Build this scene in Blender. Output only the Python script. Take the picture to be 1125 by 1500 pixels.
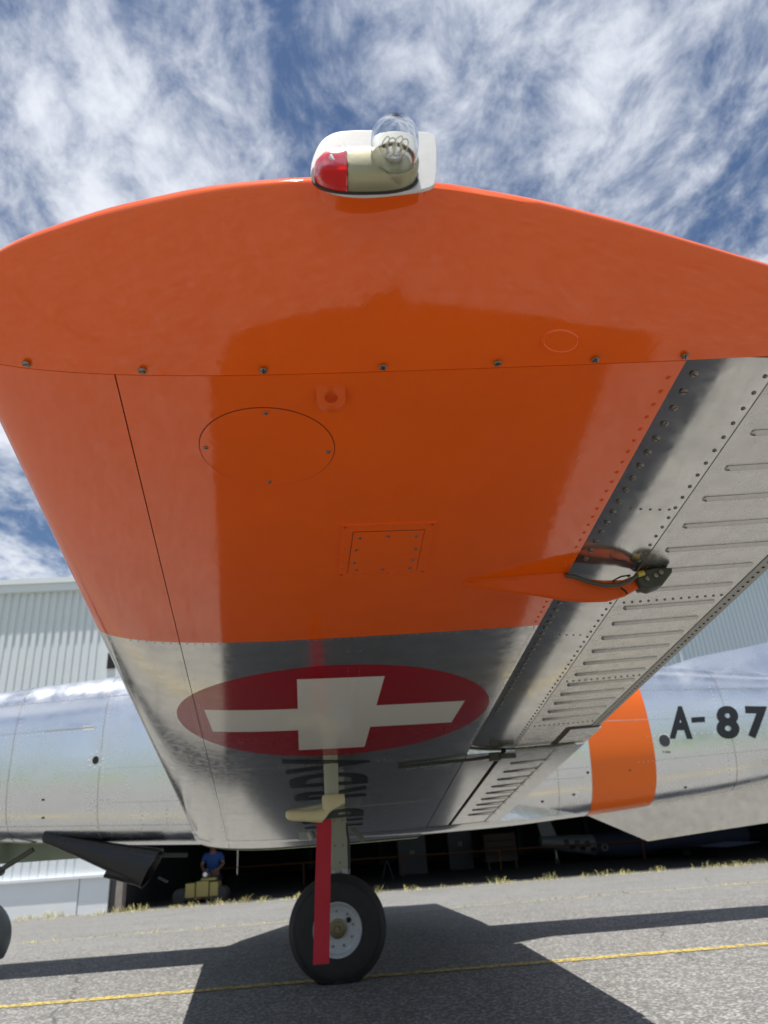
import bpy, bmesh, math, random
import numpy as np
from mathutils import Vector, Matrix
random.seed(7)
for o in list(bpy.data.objects): bpy.data.objects.remove(o)
scene = bpy.context.scene
C = scene.collection
R = math.radians

# ------------------------------------------------------------------ camera, sky, sun, exposure
cam_d = bpy.data.cameras.new('camera'); cam = bpy.data.objects.new('camera', cam_d); C.objects.link(cam)
scene.camera = cam
p, r, w = R(24.5), R(4.0), R(4.0)
F = Vector((math.sin(w)*math.cos(p), math.cos(w)*math.cos(p), math.sin(p)))
R0 = Vector((math.cos(w), -math.sin(w), 0)); U0 = R0.cross(F)
Rv = R0*math.cos(r) - U0*math.sin(r); Uv = U0*math.cos(r) + R0*math.sin(r)
m = Matrix((Rv, Uv, -F)).transposed().to_4x4(); m.translation = (0, 0, .65)
cam.matrix_world = m
cam_d.sensor_fit = 'VERTICAL'; cam_d.sensor_height = 36; cam_d.sensor_width = 36; cam_d.lens = 36*1040/1500
cam_d.clip_start = .02; cam_d.clip_end = 5000
cam_d.dof.use_dof = True; cam_d.dof.focus_distance = 1.15; cam_d.dof.aperture_fstop = 7.0

SUN = Vector((-.08, -.13, 1)).normalized()
world = bpy.data.worlds.new('World'); scene.world = world; world.use_nodes = True
def build_world():
    nt = world.node_tree; N = nt.nodes; L = nt.links; N.clear()
    out = N.new('ShaderNodeOutputWorld'); bg = N.new('ShaderNodeBackground'); bg.inputs['Strength'].default_value = .066
    sky = N.new('ShaderNodeTexSky'); sky.sky_type = 'NISHITA'; sky.sun_disc = False
    sky.sun_elevation = math.asin(SUN.z); sky.sun_rotation = math.atan2(SUN.x, SUN.y)
    sky.air_density = 1.0; sky.dust_density = .3; sky.ozone_density = 5.0
    tc = N.new('ShaderNodeTexCoord'); sep = N.new('ShaderNodeSeparateXYZ'); L.new(tc.outputs['Generated'], sep.inputs[0])
    zc = N.new('ShaderNodeMath'); zc.operation = 'MAXIMUM'; zc.inputs[1].default_value = 0; L.new(sep.outputs['Z'], zc.inputs[0])
    za = N.new('ShaderNodeMath'); za.operation = 'ADD'; za.inputs[1].default_value = .12; L.new(zc.outputs[0], za.inputs[0])
    dx = N.new('ShaderNodeMath'); dx.operation = 'DIVIDE'; L.new(sep.outputs['X'], dx.inputs[0]); L.new(za.outputs[0], dx.inputs[1])
    dy = N.new('ShaderNodeMath'); dy.operation = 'DIVIDE'; L.new(sep.outputs['Y'], dy.inputs[0]); L.new(za.outputs[0], dy.inputs[1])
    cmb = N.new('ShaderNodeCombineXYZ'); L.new(dx.outputs[0], cmb.inputs[0]); L.new(dy.outputs[0], cmb.inputs[1])
    mp = N.new('ShaderNodeMapping'); mp.inputs['Location'].default_value = (5.0, 12.4, 0); mp.inputs['Rotation'].default_value = (0, 0, R(25)); mp.inputs['Scale'].default_value = (1.0, .75, 1)
    L.new(cmb.outputs[0], mp.inputs[0])
    n1 = N.new('ShaderNodeTexNoise'); n1.inputs['Scale'].default_value = 2.7; n1.inputs['Detail'].default_value = 12; n1.inputs['Roughness'].default_value = .6; n1.inputs['Distortion'].default_value = .45
    n2 = N.new('ShaderNodeTexNoise'); n2.inputs['Scale'].default_value = 11.0; n2.inputs['Detail'].default_value = 8; n2.inputs['Roughness'].default_value = .68; n2.inputs['Distortion'].default_value = .3
    L.new(mp.outputs[0], n1.inputs['Vector']); L.new(mp.outputs[0], n2.inputs['Vector'])
    mx = N.new('ShaderNodeMath'); mx.operation = 'MULTIPLY_ADD'; mx.inputs[1].default_value = .55
    L.new(n2.outputs['Fac'], mx.inputs[0]); L.new(n1.outputs['Fac'], mx.inputs[2])
    ramp = N.new('ShaderNodeValToRGB'); e = ramp.color_ramp.elements
    e[0].position = .625; e[0].color = (0, 0, 0, 1); e[1].position = .97; e[1].color = (1, 1, 1, 1)
    ramp.color_ramp.interpolation = 'EASE'
    L.new(mx.outputs[0], ramp.inputs[0])
    mul = N.new('ShaderNodeMath'); mul.operation = 'MULTIPLY'; mul.inputs[1].default_value = .93; L.new(ramp.outputs[0], mul.inputs[0])
    mix = N.new('ShaderNodeMix'); mix.data_type = 'RGBA'
    L.new(mul.outputs[0], mix.inputs['Factor']); L.new(sky.outputs[0], mix.inputs['A']); mix.inputs['B'].default_value = (9.8, 10.2, 11.0, 1)
    L.new(mix.outputs['Result'], bg.inputs['Color']); L.new(bg.outputs[0], out.inputs[0])
build_world()
sun_d = bpy.data.lights.new('sun', 'SUN'); sun = bpy.data.objects.new('sun', sun_d); C.objects.link(sun)
sun_d.energy = 4.9; sun_d.angle = R(.53); sun_d.color = (1, .96, .9)
sun.rotation_euler = SUN.to_track_quat('Z', 'Y').to_euler(); sun.location = (0, 0, 30)
vs = scene.view_settings; vs.view_transform = 'Standard'; vs.look = 'None'; vs.gamma = 1; vs.use_curve_mapping = False
vs.exposure = .48
scene.cycles.caustics_reflective = False; scene.cycles.caustics_refractive = True; scene.cycles.sample_clamp_indirect = 4

# ------------------------------------------------------------------ materials
MATS = {}
def mat(name, col, rough=.5, metal=0, spec=.5, noise=None, bump=None, rnoise=None, coat=0, trans=0, ior=1.5, emit=None):
    """noise=(scale, amount, colour2)  bump=(scale, strength, distance)  rnoise=(scale, lo, hi)"""
    M = bpy.data.materials.new(name); M.use_nodes = True; nt = M.node_tree; N = nt.nodes; L = nt.links
    b = N['Principled BSDF']
    b.inputs['Base Color'].default_value = (*col, 1); b.inputs['Roughness'].default_value = rough
    b.inputs['Metallic'].default_value = metal; b.inputs['Specular IOR Level'].default_value = spec
    b.inputs['Coat Weight'].default_value = coat; b.inputs['Coat Roughness'].default_value = .04
    b.inputs['Transmission Weight'].default_value = trans; b.inputs['IOR'].default_value = ior
    tc = N.new('ShaderNodeTexCoord')
    def nz(scale, det=8, ro=.6):
        n = N.new('ShaderNodeTexNoise'); n.inputs['Scale'].default_value = scale; n.inputs['Detail'].default_value = det; n.inputs['Roughness'].default_value = ro
        L.new(tc.outputs['Object'], n.inputs['Vector']); return n
    if noise:
        n = nz(noise[0]); rp = N.new('ShaderNodeValToRGB'); rp.color_ramp.elements[0].position = .35; rp.color_ramp.elements[1].position = .68
        L.new(n.outputs['Fac'], rp.inputs[0])
        sc = N.new('ShaderNodeMath'); sc.operation = 'MULTIPLY'; sc.inputs[1].default_value = noise[1]; L.new(rp.outputs[0], sc.inputs[0])
        mx = N.new('ShaderNodeMix'); mx.data_type = 'RGBA'; mx.inputs['A'].default_value = (*col, 1); mx.inputs['B'].default_value = (*noise[2], 1)
        L.new(sc.outputs[0], mx.inputs['Factor']); L.new(mx.outputs['Result'], b.inputs['Base Color'])
    if bump:
        n = nz(bump[0], 4 if bump[0] > 5 else 1.2); bp = N.new('ShaderNodeBump'); bp.inputs['Strength'].default_value = bump[1]; bp.inputs['Distance'].default_value = bump[2]
        L.new(n.outputs['Fac'], bp.inputs['Height']); L.new(bp.outputs[0], b.inputs['Normal'])
    if rnoise:
        n = nz(rnoise[0], 6); mr = N.new('ShaderNodeMapRange'); mr.inputs['From Min'].default_value = .3; mr.inputs['From Max'].default_value = .7
        mr.inputs['To Min'].default_value = rnoise[1]; mr.inputs['To Max'].default_value = rnoise[2]
        L.new(n.outputs['Fac'], mr.inputs['Value']); L.new(mr.outputs[0], b.inputs['Roughness'])
    MATS[name] = M; return M
ORANGE = mat('orange_paint', (.97, .134, .004), .05, spec=.72, bump=(46, .30, .0005), rnoise=(38, .02, .11), noise=(9, .4, (.86, .112, .005)))
ORANGE_F = mat('orange_band_paint', (.95, .17, .012), .25, spec=.5)
ORANGE_M = mat('orange_matt_paint', (.78, .105, .005), .38, spec=.3, noise=(30, .3, (.66, .085, .005)))
SILVER = mat('wing_aluminium', (.80, .79, .75), .2, metal=.92, noise=(16, .6, (.55, .545, .515)), rnoise=(45, .07, .20), bump=(30, .08, .0007))
SILVER2 = mat('aileron_aluminium', (.74, .73, .69), .3, metal=.9, noise=(22, .6, (.58, .57, .53)), rnoise=(30, .14, .34), bump=(34, .05, .0008))
BEADSHADE = mat('bead_shade_aluminium', (.62, .61, .57), .3, metal=.88, noise=(60, .5, (.48, .47, .43)))  # darker than the skin: shading of the beads put into their colour
POLISH = mat('polished_aluminium', (.83, .85, .87), .12, metal=1, noise=(3, .35, (.72, .74, .77)), rnoise=(5, .16, .36), bump=(2.6, .16, .02))
DARKGAP = mat('dark_gap', (.05, .024, .015), .7)
GREYMETAL = mat('grey_metal', (.42, .42, .38), .45, metal=.4, noise=(20, .5, (.3, .3, .26)))
STEEL = mat('screw_steel', (.34, .32, .27), .38, metal=.9, noise=(300, .7, (.12, .1, .07)))
SLOT = mat('screw_slot', (.015, .013, .01), .8)
BLACKPAINT = mat('black_lettering', (.015, .016, .02), .35)
BLACKSHEET = mat('black_sheet', (.022, .022, .024), .32, metal=.2, rnoise=(12, .22, .5))
RUBBER = mat('tyre_rubber', (.022, .022, .022), .75, noise=(25, .5, (.04, .038, .035)), bump=(120, .2, .001))
WHEELPAINT = mat('wheel_paint', (.62, .64, .64), .42, noise=(30, .4, (.45, .45, .43)))
HUBBRASS = mat('hub_metal', (.25, .2, .12), .45, metal=.7)
CREAM = mat('cream_vinyl', (.72, .64, .36), .45, noise=(20, .4, (.6, .52, .27)))
RIBBON = mat('red_ribbon', (.52, .012, .028), .6, noise=(80, .3, (.42, .01, .022)))
MASTGREY = mat('mast_paint', (.42, .42, .32), .45)
OLIVE = mat('olive_fitting', (.05, .055, .038), .5, noise=(60, .5, (.1, .1, .07)), bump=(60, .4, .002))
HOSE = mat('olive_hose', (.085, .085, .06), .6)
BRASS = mat('yellow_terminal', (.55, .42, .08), .4, metal=.5)
HOUSING = mat('lamp_housing', (.40, .375, .235), .4, metal=.5, noise=(50, .5, (.38, .36, .22)), bump=(150, .15, .0006))
PLATE = mat('lamp_plate', (.8, .79, .76), .4, metal=.25, noise=(90, .35, (.62, .6, .56)))
REDLENS = mat('red_lens', (.82, .006, .004), .05, trans=.25, ior=1.4, bump=(260, .35, .0012))
GLASS = mat('clear_glass', (.97, .98, .98), .01, trans=1, ior=1.45)
BULB = mat('bulb_metal', (.75, .68, .5), .25, metal=.9)
GREENREFL = mat('green_reflection_metal', (.30, .33, .25), .4, metal=.3, noise=(9, .6, (.22, .26, .17)))  # grass-green reflection of the polished gear door put into its colour
DIRTY = mat('brown_bracket', (.2, .13, .08), .6)
WHITEWALL = mat('white_cladding', (.74, .78, .80), .5, noise=(.7, .3, (.66, .70, .73)))
WHITEFLAT = mat('white_panel', (.80, .83, .85), .5, noise=(1.2, .35, (.70, .73, .75)))
CLAD2 = mat('grey_cladding', (.62, .69, .75), .5)
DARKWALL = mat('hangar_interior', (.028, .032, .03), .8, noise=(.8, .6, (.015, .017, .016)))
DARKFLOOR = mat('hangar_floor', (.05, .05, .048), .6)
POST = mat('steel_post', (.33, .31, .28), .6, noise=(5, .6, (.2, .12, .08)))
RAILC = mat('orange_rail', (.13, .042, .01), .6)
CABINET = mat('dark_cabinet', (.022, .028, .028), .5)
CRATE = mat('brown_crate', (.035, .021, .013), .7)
YELLOWP = mat('yellow_plastic', (.33, .27, .08), .5)
BLACKPL = mat('black_plastic', (.03, .03, .03), .5)
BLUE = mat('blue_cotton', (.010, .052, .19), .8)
SKIN = mat('skin', (.17, .095, .065), .55)
HAIR = mat('dark_hair', (.03, .022, .016), .6)
NAVY = mat('navy_trousers', (.02, .025, .05), .8)
GREYPAINT = mat('pale_grey_paint', (.16, .17, .17), .5)
CHECKB = mat('checker_black', (.012, .012, .014), .5)
WEED = mat('dry_weed', (.62, .54, .24), .8, noise=(3, .7, (.36, .38, .13)))
CANOPY = mat('canopy_glass', (.05, .07, .08), .05, spec=.8)
HILL = mat('hill_forest', (.045, .075, .06), .9, noise=(.02, .8, (.07, .10, .07)))
GRASSM = mat('airfield_grass', (.13, .19, .05), .9, noise=(.15, .8, (.2, .22, .08)))
MARKC = mat('dark_grey_disc', (.05, .055, .06), .4)

GAPBROWN = mat('painted_gap', (.16, .03, .008), .7)
MUDG = mat('dark_grey_guard', (.13, .14, .14), .45)
def asphalt():
    M = bpy.data.materials.new('asphalt'); M.use_nodes = True; nt = M.node_tree; N = nt.nodes; L = nt.links; b = N['Principled BSDF']
    tc = N.new('ShaderNodeTexCoord')
    def nz(s, d=6, ro=.6):
        n = N.new('ShaderNodeTexNoise'); n.inputs['Scale'].default_value = s; n.inputs['Detail'].default_value = d; n.inputs['Roughness'].default_value = ro; L.new(tc.outputs['Object'], n.inputs['Vector']); return n
    v = N.new('ShaderNodeTexVoronoi'); v.inputs['Scale'].default_value = 92; L.new(tc.outputs['Object'], v.inputs['Vector'])
    sp = N.new('ShaderNodeSeparateColor'); L.new(v.outputs['Color'], sp.inputs[0])
    rp = N.new('ShaderNodeValToRGB'); e = rp.color_ramp.elements
    e[0].position = 0; e[0].color = (.115, .112, .106, 1); e[1].position = 1; e[1].color = (.35, .343, .324, 1)
    e.new(.55).color = (.15, .148, .142, 1)
    L.new(sp.outputs[0], rp.inputs[0])
    big = nz(.9, 6); r2 = N.new('ShaderNodeMapRange'); r2.inputs['From Min'].default_value = .3; r2.inputs['From Max'].default_value = .7; r2.inputs['To Min'].default_value = .92; r2.inputs['To Max'].default_value = 1.08
    L.new(big.outputs['Fac'], r2.inputs['Value'])
    mid = nz(9, 6); r3 = N.new('ShaderNodeMapRange'); r3.inputs['From Min'].default_value = .3; r3.inputs['From Max'].default_value = .7; r3.inputs['To Min'].default_value = .92; r3.inputs['To Max'].default_value = 1.08
    L.new(mid.outputs['Fac'], r3.inputs['Value'])
    mm = N.new('ShaderNodeMath'); mm.operation = 'MULTIPLY'; L.new(r2.outputs[0], mm.inputs[0]); L.new(r3.outputs[0], mm.inputs[1])
    vm = N.new('ShaderNodeVectorMath'); vm.operation = 'SCALE'; L.new(rp.outputs[0], vm.inputs[0]); L.new(mm.outputs[0], vm.inputs['Scale'])
    st = nz(2.3, 5, .55); rs = N.new('ShaderNodeValToRGB'); rs.color_ramp.elements[0].position = .60; rs.color_ramp.elements[1].position = .70
    L.new(st.outputs['Fac'], rs.inputs[0]); ms = N.new('ShaderNodeMix'); ms.data_type = 'RGBA'; sf = N.new('ShaderNodeMath'); sf.operation = 'MULTIPLY'; sf.inputs[1].default_value = .22
    L.new(rs.outputs[0], sf.inputs[0]); L.new(sf.outputs[0], ms.inputs['Factor']); L.new(vm.outputs[0], ms.inputs['A']); ms.inputs['B'].default_value = (.07, .068, .064, 1)
    cv = N.new('ShaderNodeTexVoronoi'); cv.feature = 'DISTANCE_TO_EDGE'; cv.inputs['Scale'].default_value = .42
    wn = nz(3, 4); wv = N.new('ShaderNodeVectorMath'); wv.operation = 'MULTIPLY_ADD'; wv.inputs[1].default_value = (.25, .25, 0)
    L.new(wn.outputs['Color'], wv.inputs[0]); L.new(tc.outputs['Object'], wv.inputs[2]); L.new(wv.outputs[0], cv.inputs['Vector'])
    ck = N.new('ShaderNodeMath'); ck.operation = 'LESS_THAN'; ck.inputs[1].default_value = .0022; L.new(cv.outputs['Distance'], ck.inputs[0])
    ckf = N.new('ShaderNodeMath'); ckf.operation = 'MULTIPLY'; ckf.inputs[1].default_value = .6; L.new(ck.outputs[0], ckf.inputs[0])
    mc = N.new('ShaderNodeMix'); mc.data_type = 'RGBA'; L.new(ckf.outputs[0], mc.inputs['Factor']); L.new(ms.outputs['Result'], mc.inputs['A']); mc.inputs['B'].default_value = (.05, .048, .045, 1)
    L.new(mc.outputs['Result'], b.inputs['Base Color']); b.inputs['Roughness'].default_value = .85; b.inputs['Specular IOR Level'].default_value = .3
    bp = N.new('ShaderNodeBump'); bp.inputs['Strength'].default_value = .7; bp.inputs['Distance'].default_value = .006
    L.new(sp.outputs[0], bp.inputs['Height']); L.new(bp.outputs[0], b.inputs['Normal'])
    return M
ASPHALT = asphalt()

def worn_paint(name, col, thr):
    M = bpy.data.materials.new(name); M.use_nodes = True; nt = M.node_tree; N = nt.nodes; L = nt.links; b = N['Principled BSDF']
    b.inputs['Base Color'].default_value = (*col, 1); b.inputs['Roughness'].default_value = .7
    tc = N.new('ShaderNodeTexCoord'); n = N.new('ShaderNodeTexNoise'); n.inputs['Scale'].default_value = 38; n.inputs['Detail'].default_value = 8; n.inputs['Roughness'].default_value = .75
    L.new(tc.outputs['Object'], n.inputs['Vector'])
    rp = N.new('ShaderNodeValToRGB'); rp.color_ramp.elements[0].position = thr; rp.color_ramp.elements[1].position = thr+.08
    L.new(n.outputs['Fac'], rp.inputs[0]); L.new(rp.outputs[0], b.inputs['Alpha'])
    n2 = N.new('ShaderNodeTexNoise'); n2.inputs['Scale'].default_value = 90; L.new(tc.outputs['Object'], n2.inputs['Vector'])
    mx = N.new('ShaderNodeMix'); mx.data_type = 'RGBA'; mx.inputs['A'].default_value = (*[c*.6 for c in col], 1); mx.inputs['B'].default_value = (*col, 1)
    L.new(n2.outputs['Fac'], mx.inputs['Factor']); L.new(mx.outputs['Result'], b.inputs['Base Color'])
    return M
YELLOWLINE = worn_paint('yellow_line_paint', (.64, .48, .11), .44)

# roundel: silver skin with flat printed red disc and white cross (object space = aircraft space)
RC = (-.036, 2.325)
def roundel_mat():
    M = SILVER.copy(); M.name = 'wing_aluminium_with_roundel'; nt = M.node_tree; N = nt.nodes; L = nt.links; b = N['Principled BSDF']
    src = b.inputs['Base Color'].links[0].from_socket
    tc = N.new('ShaderNodeTexCoord'); sep = N.new('ShaderNodeSeparateXYZ'); L.new(tc.outputs['Object'], sep.inputs[0])
    def M2(op, a, bb):
        n = N.new('ShaderNodeMath'); n.operation = op
        for i, q in enumerate((a, bb)):
            if q is None: continue
            if isinstance(q, (int, float)): n.inputs[i].default_value = q
            else: L.new(q, n.inputs[i])
        return n.outputs[0]
    dx = M2('SUBTRACT', sep.outputs['X'], RC[0]); dy = M2('SUBTRACT', sep.outputs['Y'], RC[1])
    a = R(3.6); ca, sa = math.cos(a), math.sin(a)
    u = M2('ADD', M2('MULTIPLY', dx, ca), M2('MULTIPLY', dy, sa)); v = M2('SUBTRACT', M2('MULTIPLY', dy, ca), M2('MULTIPLY', dx, sa))
    rad = M2('SQRT', M2('ADD', M2('MULTIPLY', dx, dx), M2('MULTIPLY', dy, dy)), None)
    disc = M2('LESS_THAN', rad, .487)
    au = M2('ABSOLUTE', u, None); av = M2('ABSOLUTE', v, None)
    b1 = M2('MULTIPLY', M2('LESS_THAN', au, .119), M2('LESS_THAN', av, .385))
    b2 = M2('MULTIPLY', M2('LESS_THAN', au, .395), M2('LESS_THAN', av, .119))
    cross = M2('MAXIMUM', b1, b2)
    m1 = N.new('ShaderNodeMix'); m1.data_type = 'RGBA'; L.new(disc, m1.inputs['Factor']); L.new(src, m1.inputs['A']); m1.inputs['B'].default_value = (.34, .010, .018, 1)
    m2 = N.new('ShaderNodeMix'); m2.data_type = 'RGBA'; L.new(cross, m2.inputs['Factor']); L.new(m1.outputs['Result'], m2.inputs['A']); m2.inputs['B'].default_value = (.78, .76, .68, 1)
    L.new(m2.outputs['Result'], b.inputs['Base Color'])
    L.new(M2('MULTIPLY', M2('SUBTRACT', 1.0, disc), .92), b.inputs['Metallic'])
    return M
ROUNDEL = roundel_mat()

# ------------------------------------------------------------------ mesh helpers
def obj(name, verts, faces, material, parent=None, smooth=True, sharp=35):
    me = bpy.data.meshes.new(name); me.from_pydata([tuple(v) for v in verts], [], faces); me.validate()
    mats = material if isinstance(material, (list, tuple)) else [material]
    for q in mats: me.materials.append(q)
    bm = bmesh.new(); bm.from_mesh(me); bmesh.ops.recalc_face_normals(bm, faces=bm.faces); bm.to_mesh(me); bm.free()
    if smooth:
        for pl in me.polygons: pl.use_smooth = True
        me.set_sharp_from_angle(angle=R(sharp))
    return link(name, me, parent)
def link(name, me, parent=None):
    o = bpy.data.objects.new(name, me); C.objects.link(o)
    if parent is not None: setp(o, parent)
    return o
def setp(o, parent):
    o.parent = parent
    o.matrix_parent_inverse = wm(parent).inverted()
def wm(o):
    m = o.matrix_basis.copy(); q = o
    while q.parent is not None:
        m = q.parent.matrix_basis @ q.matrix_parent_inverse @ m if False else m
        q = q.parent
    return WORLD.get(o.name, m)
WORLD = {}
def empty(name, loc, label, cat, group=None):
    o = bpy.data.objects.new(name, None); o.location = loc; o.empty_display_size = .1; C.objects.link(o)
    WORLD[o.name] = Matrix.Translation(loc); o['label'] = label; o['category'] = cat
    if group: o['group'] = group
    return o
def at(o, mtx):            # place an object with a world matrix (its parent keeps its own)
    o.matrix_basis = mtx; WORLD[o.name] = mtx.copy(); return o
def tag(o, label, cat, group=None):
    o['label'] = label; o['category'] = cat
    if group: o['group'] = group
    return o
def structure(o): o['kind'] = 'structure'; return o
class MB:
    def __init__(s): s.v = []; s.f = []
    def add(s, v, f):
        n = len(s.v); s.v += [tuple(q) for q in v]; s.f += [tuple(i+n for i in q) for q in f]; return s
    def box(s, a, b, M=None):
        x0, y0, z0 = a; x1, y1, z1 = b
        v = [(x0,y0,z0),(x1,y0,z0),(x1,y1,z0),(x0,y1,z0),(x0,y0,z1),(x1,y0,z1),(x1,y1,z1),(x0,y1,z1)]
        if M: v = [M @ Vector(q) for q in v]
        return s.add(v, [(0,3,2,1),(4,5,6,7),(0,1,5,4),(1,2,6,5),(2,3,7,6),(3,0,4,7)])
    def rings(s, rings, cap0=True, cap1=True, close=True):
        n = len(rings[0]); v = [q for rg in rings for q in rg]; f = []
        for i in range(len(rings)-1):
            for j in range(n if close else n-1):
                k = (j+1) % n; f.append((i*n+j, i*n+k, (i+1)*n+k, (i+1)*n+j))
        if cap0: f.append(tuple(range(n))[::-1])
        if cap1: f.append(tuple((len(rings)-1)*n+j for j in range(n)))
        return s.add(v, f)
    def tube(s, pts, rad, n=10, cap=True):
        pts = [Vector(q) for q in pts]; rads = rad if isinstance(rad, (list, tuple)) else [rad]*len(pts)
        rgs = []; up = None
        for i, q in enumerate(pts):
            d = (pts[min(i+1, len(pts)-1)] - pts[max(i-1, 0)]).normalized()
            if up is None: up = Vector((0, 0, 1)) if abs(d.z) < .9 else Vector((1, 0, 0))
            a = d.cross(up).normalized(); b = a.cross(d).normalized(); up = b
            rgs.append([q + (a*math.cos(t)+b*math.sin(t))*rads[i] for t in [2*math.pi*k/n for k in range(n)]])
        return s.rings(rgs, cap, cap)
    def lathe(s, prof, M, n=32):      # prof [(radius, height)] about local z
        rgs = [[M @ Vector((rr*math.cos(2*math.pi*k/n), rr*math.sin(2*math.pi*k/n), z)) for k in range(n)] for rr, z in prof]
        return s.rings(rgs, prof[0][0] > 1e-4, prof[-1][0] > 1e-4)
    def build(s, name, material, parent=None, **k): return obj(name, s.v, s.f, material, parent, **k)
def prism(outline, vec):              # closed outline (list of Vector) extruded by vec
    n = len(outline); v = [Vector(q) for q in outline] + [Vector(q)+Vector(vec) for q in outline]
    f = [tuple(range(n))[::-1], tuple(range(n, 2*n))] + [(i, (i+1) % n, n+(i+1) % n, n+i) for i in range(n)]
    return v, f

# ------------------------------------------------------------------ ground
def ground_z(Y): return 0 if Y < 6.2 else (-.042*(Y-6.2) if Y < 18.3 else -.042*12.1)
GZ = ground_z(30)
ys = [-14, 2, 6.0, 6.4, 9, 12, 15, 18.1, 18.5, 40, 200, 900]; xs = [-900, -60, -12, -4, 0, 4, 12, 60, 900]
structure(obj('apron', [(x, y, ground_z(y)) for y in ys for x in xs], [(j*len(xs)+i, j*len(xs)+i+1, (j+1)*len(xs)+i+1, (j+1)*len(xs)+i) for j in range(len(ys)-1) for i in range(len(xs)-1)], ASPHALT, smooth=False))
structure(obj('grass_field', [(-900, -900, -.02), (900, -900, -.02), (900, -14, -.02), (-900, -14, -.02)], [(0, 1, 2, 3)], GRASSM, smooth=False))
hv = []; hf = []; HN = 90
for i in range(HN+1):
    a = math.pi + math.pi*i/HN; d = 620
    hh = 52 + 22*math.sin(i*.31) + 14*math.sin(i*.83+1) + 6*math.sin(i*2.1)
    for t, zz in ((0, -1), (.25, hh*.55), (.6, hh), (1, hh*.8)):
        hv.append(((d+t*160)*math.cos(a), (d+t*160)*math.sin(a), zz))
for i in range(HN):
    for k in range(3): hf.append((i*4+k, i*4+k+1, i*4+k+5, i*4+k+4))
structure(obj('hills', hv, hf, HILL))
# painted taxi line
xs2 = [-8+.5*i for i in range(33)]
v = []; f = []
for i, x in enumerate(xs2): v += [(x, 4.262+random.uniform(-.004, .004), .004), (x, 4.340+random.uniform(-.004, .004), .004)]
for i in range(len(xs2)-1): f.append((2*i, 2*i+2, 2*i+3, 2*i+1))
structure(obj('yellow_line', v, f, YELLOWLINE, smooth=False))

# ------------------------------------------------------------------ wing surface functions (x aft, y inboard, z up)
def zp(Y): return 1.29 - .125*Y
TEX = .93
def LE(Y): return -.372 - .125*Y
def yt(c): c = min(max(c, 0), 1); return (.2969*math.sqrt(c)-.126*c-.3516*c*c+.2843*c**3-.1036*c**4)/.1
def cc(X, Y): return (X-LE(Y))/(TEX-LE(Y))
def zl(X, Y):
    c = cc(X, Y); ch = TEX-LE(Y)
    l = .040*(1-yt(c)) if c < .3 else .012*((c-.3)/.7)**2
    return zp(Y) + ch*l
def zu(X, Y):
    c = min(max(cc(X, Y), 0), 1); ch = TEX-LE(Y)
    return zp(Y) + ch*(.040*(1-c) + .0135*c + .082*yt(c))
def chordpts(n): return [(1-math.cos(math.pi*i/(2*n)))for i in range(n+1)]   # dense at LE
def linspace(a, b, n): return [a+(b-a)*i/(n-1) for i in range(n)]
JY = .757; BY = 1.655; REAR = .470
def seamX(Y): return -.185 - .12*Y

AC = empty('training_aircraft', (0, 5.46, 0), 'silver training aircraft with orange wing tip and cross roundel, filling the picture', 'aircraft')

# core of the wing (dark inside, seen only in the gaps) + upper skin
def wing_core(name, sgn, y0, y1, material, off=.0035):
    mb = MB(); rgs = []
    for Y in linspace(y0, y1, 14):
        le = LE(Y); rg = []
        fr = [q**2 for q in linspace(0, 1, 22)]
        for q in fr[::-1]: X = le+.004 + q*(REAR-.01-le-.004); rg.append((X, Y, zu(X, Y)))
        for q in fr[1:]: X = le+.004 + q*(REAR-.01-le-.004); rg.append((X, Y, min(zl(X, Y)+off, zu(X, Y)-.0005)))
        if sgn < 0: rg = [(a, 2*5.46-b, c_) for a, b, c_ in rg]
        rgs.append(rg)
    return mb.rings(rgs).build(name, material, AC)
wing = wing_core('wing', 1, JY+.002, 5.4, DARKGAP)
wing.data.materials.append(SILVER); wing.data.materials.append(ORANGE)
for pl in wing.data.polygons:
    if pl.normal.z > .15 and pl.center.z > zp(pl.center.y)+.03: pl.material_index = 2 if pl.center.y < BY else 1

def skin(name, fx0, fx1, y0, y1, material, nx=18, ny=12, power=1.0, parent=None, off=0):
    """lower skin panel following the aerofoil: outer face, thickness upwards"""
    rows = []
    for Y in linspace(y0, y1, ny):
        a, b = fx0(Y), fx1(Y)
        rows.append([(a+(b-a)*q**power, Y) for q in linspace(0, 1, nx)])
    v = [(X, Y, zl(X, Y)-off) for rw in rows for X, Y in rw]; n0 = len(v)
    v += [(X, Y, zl(X, Y)-off+.003) for rw in rows for X, Y in rw]
    f = []
    for j in range(ny-1):
        for i in range(nx-1):
            a = j*nx+i; f.append((a, a+1, a+nx+1, a+nx)); f.append((n0+a, n0+a+nx, n0+a+nx+1, n0+a+1))
    def edge(idx):
        for a, b in zip(idx[:-1], idx[1:]): f.append((a, b, n0+b, n0+a))
    edge([i for i in range(nx)]); edge([(ny-1)*nx+i for i in range(nx)]); edge([j*nx for j in range(ny)]); edge([j*nx+nx-1 for j in range(ny)])
    return obj(name, v, f, material, parent or wing)
G = .0009
YB = [JY+.001, BY-G*.4, 2.96, 3.95, 5.3]
for k in range(4):
    y0, y1 = YB[k]+(G if k > 1 else .0003), YB[k+1]-(G if k > 0 else .0003)
    mm = ORANGE if k == 0 else (ROUNDEL if k == 1 else SILVER)
    skin('leading_edge_skin', LE, lambda Y: seamX(Y)-G, y0, y1, mm, nx=26, power=2.2)
    skin('lower_skin', lambda Y: seamX(Y)+G, lambda Y: REAR, y0, y1, mm, nx=26)
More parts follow.
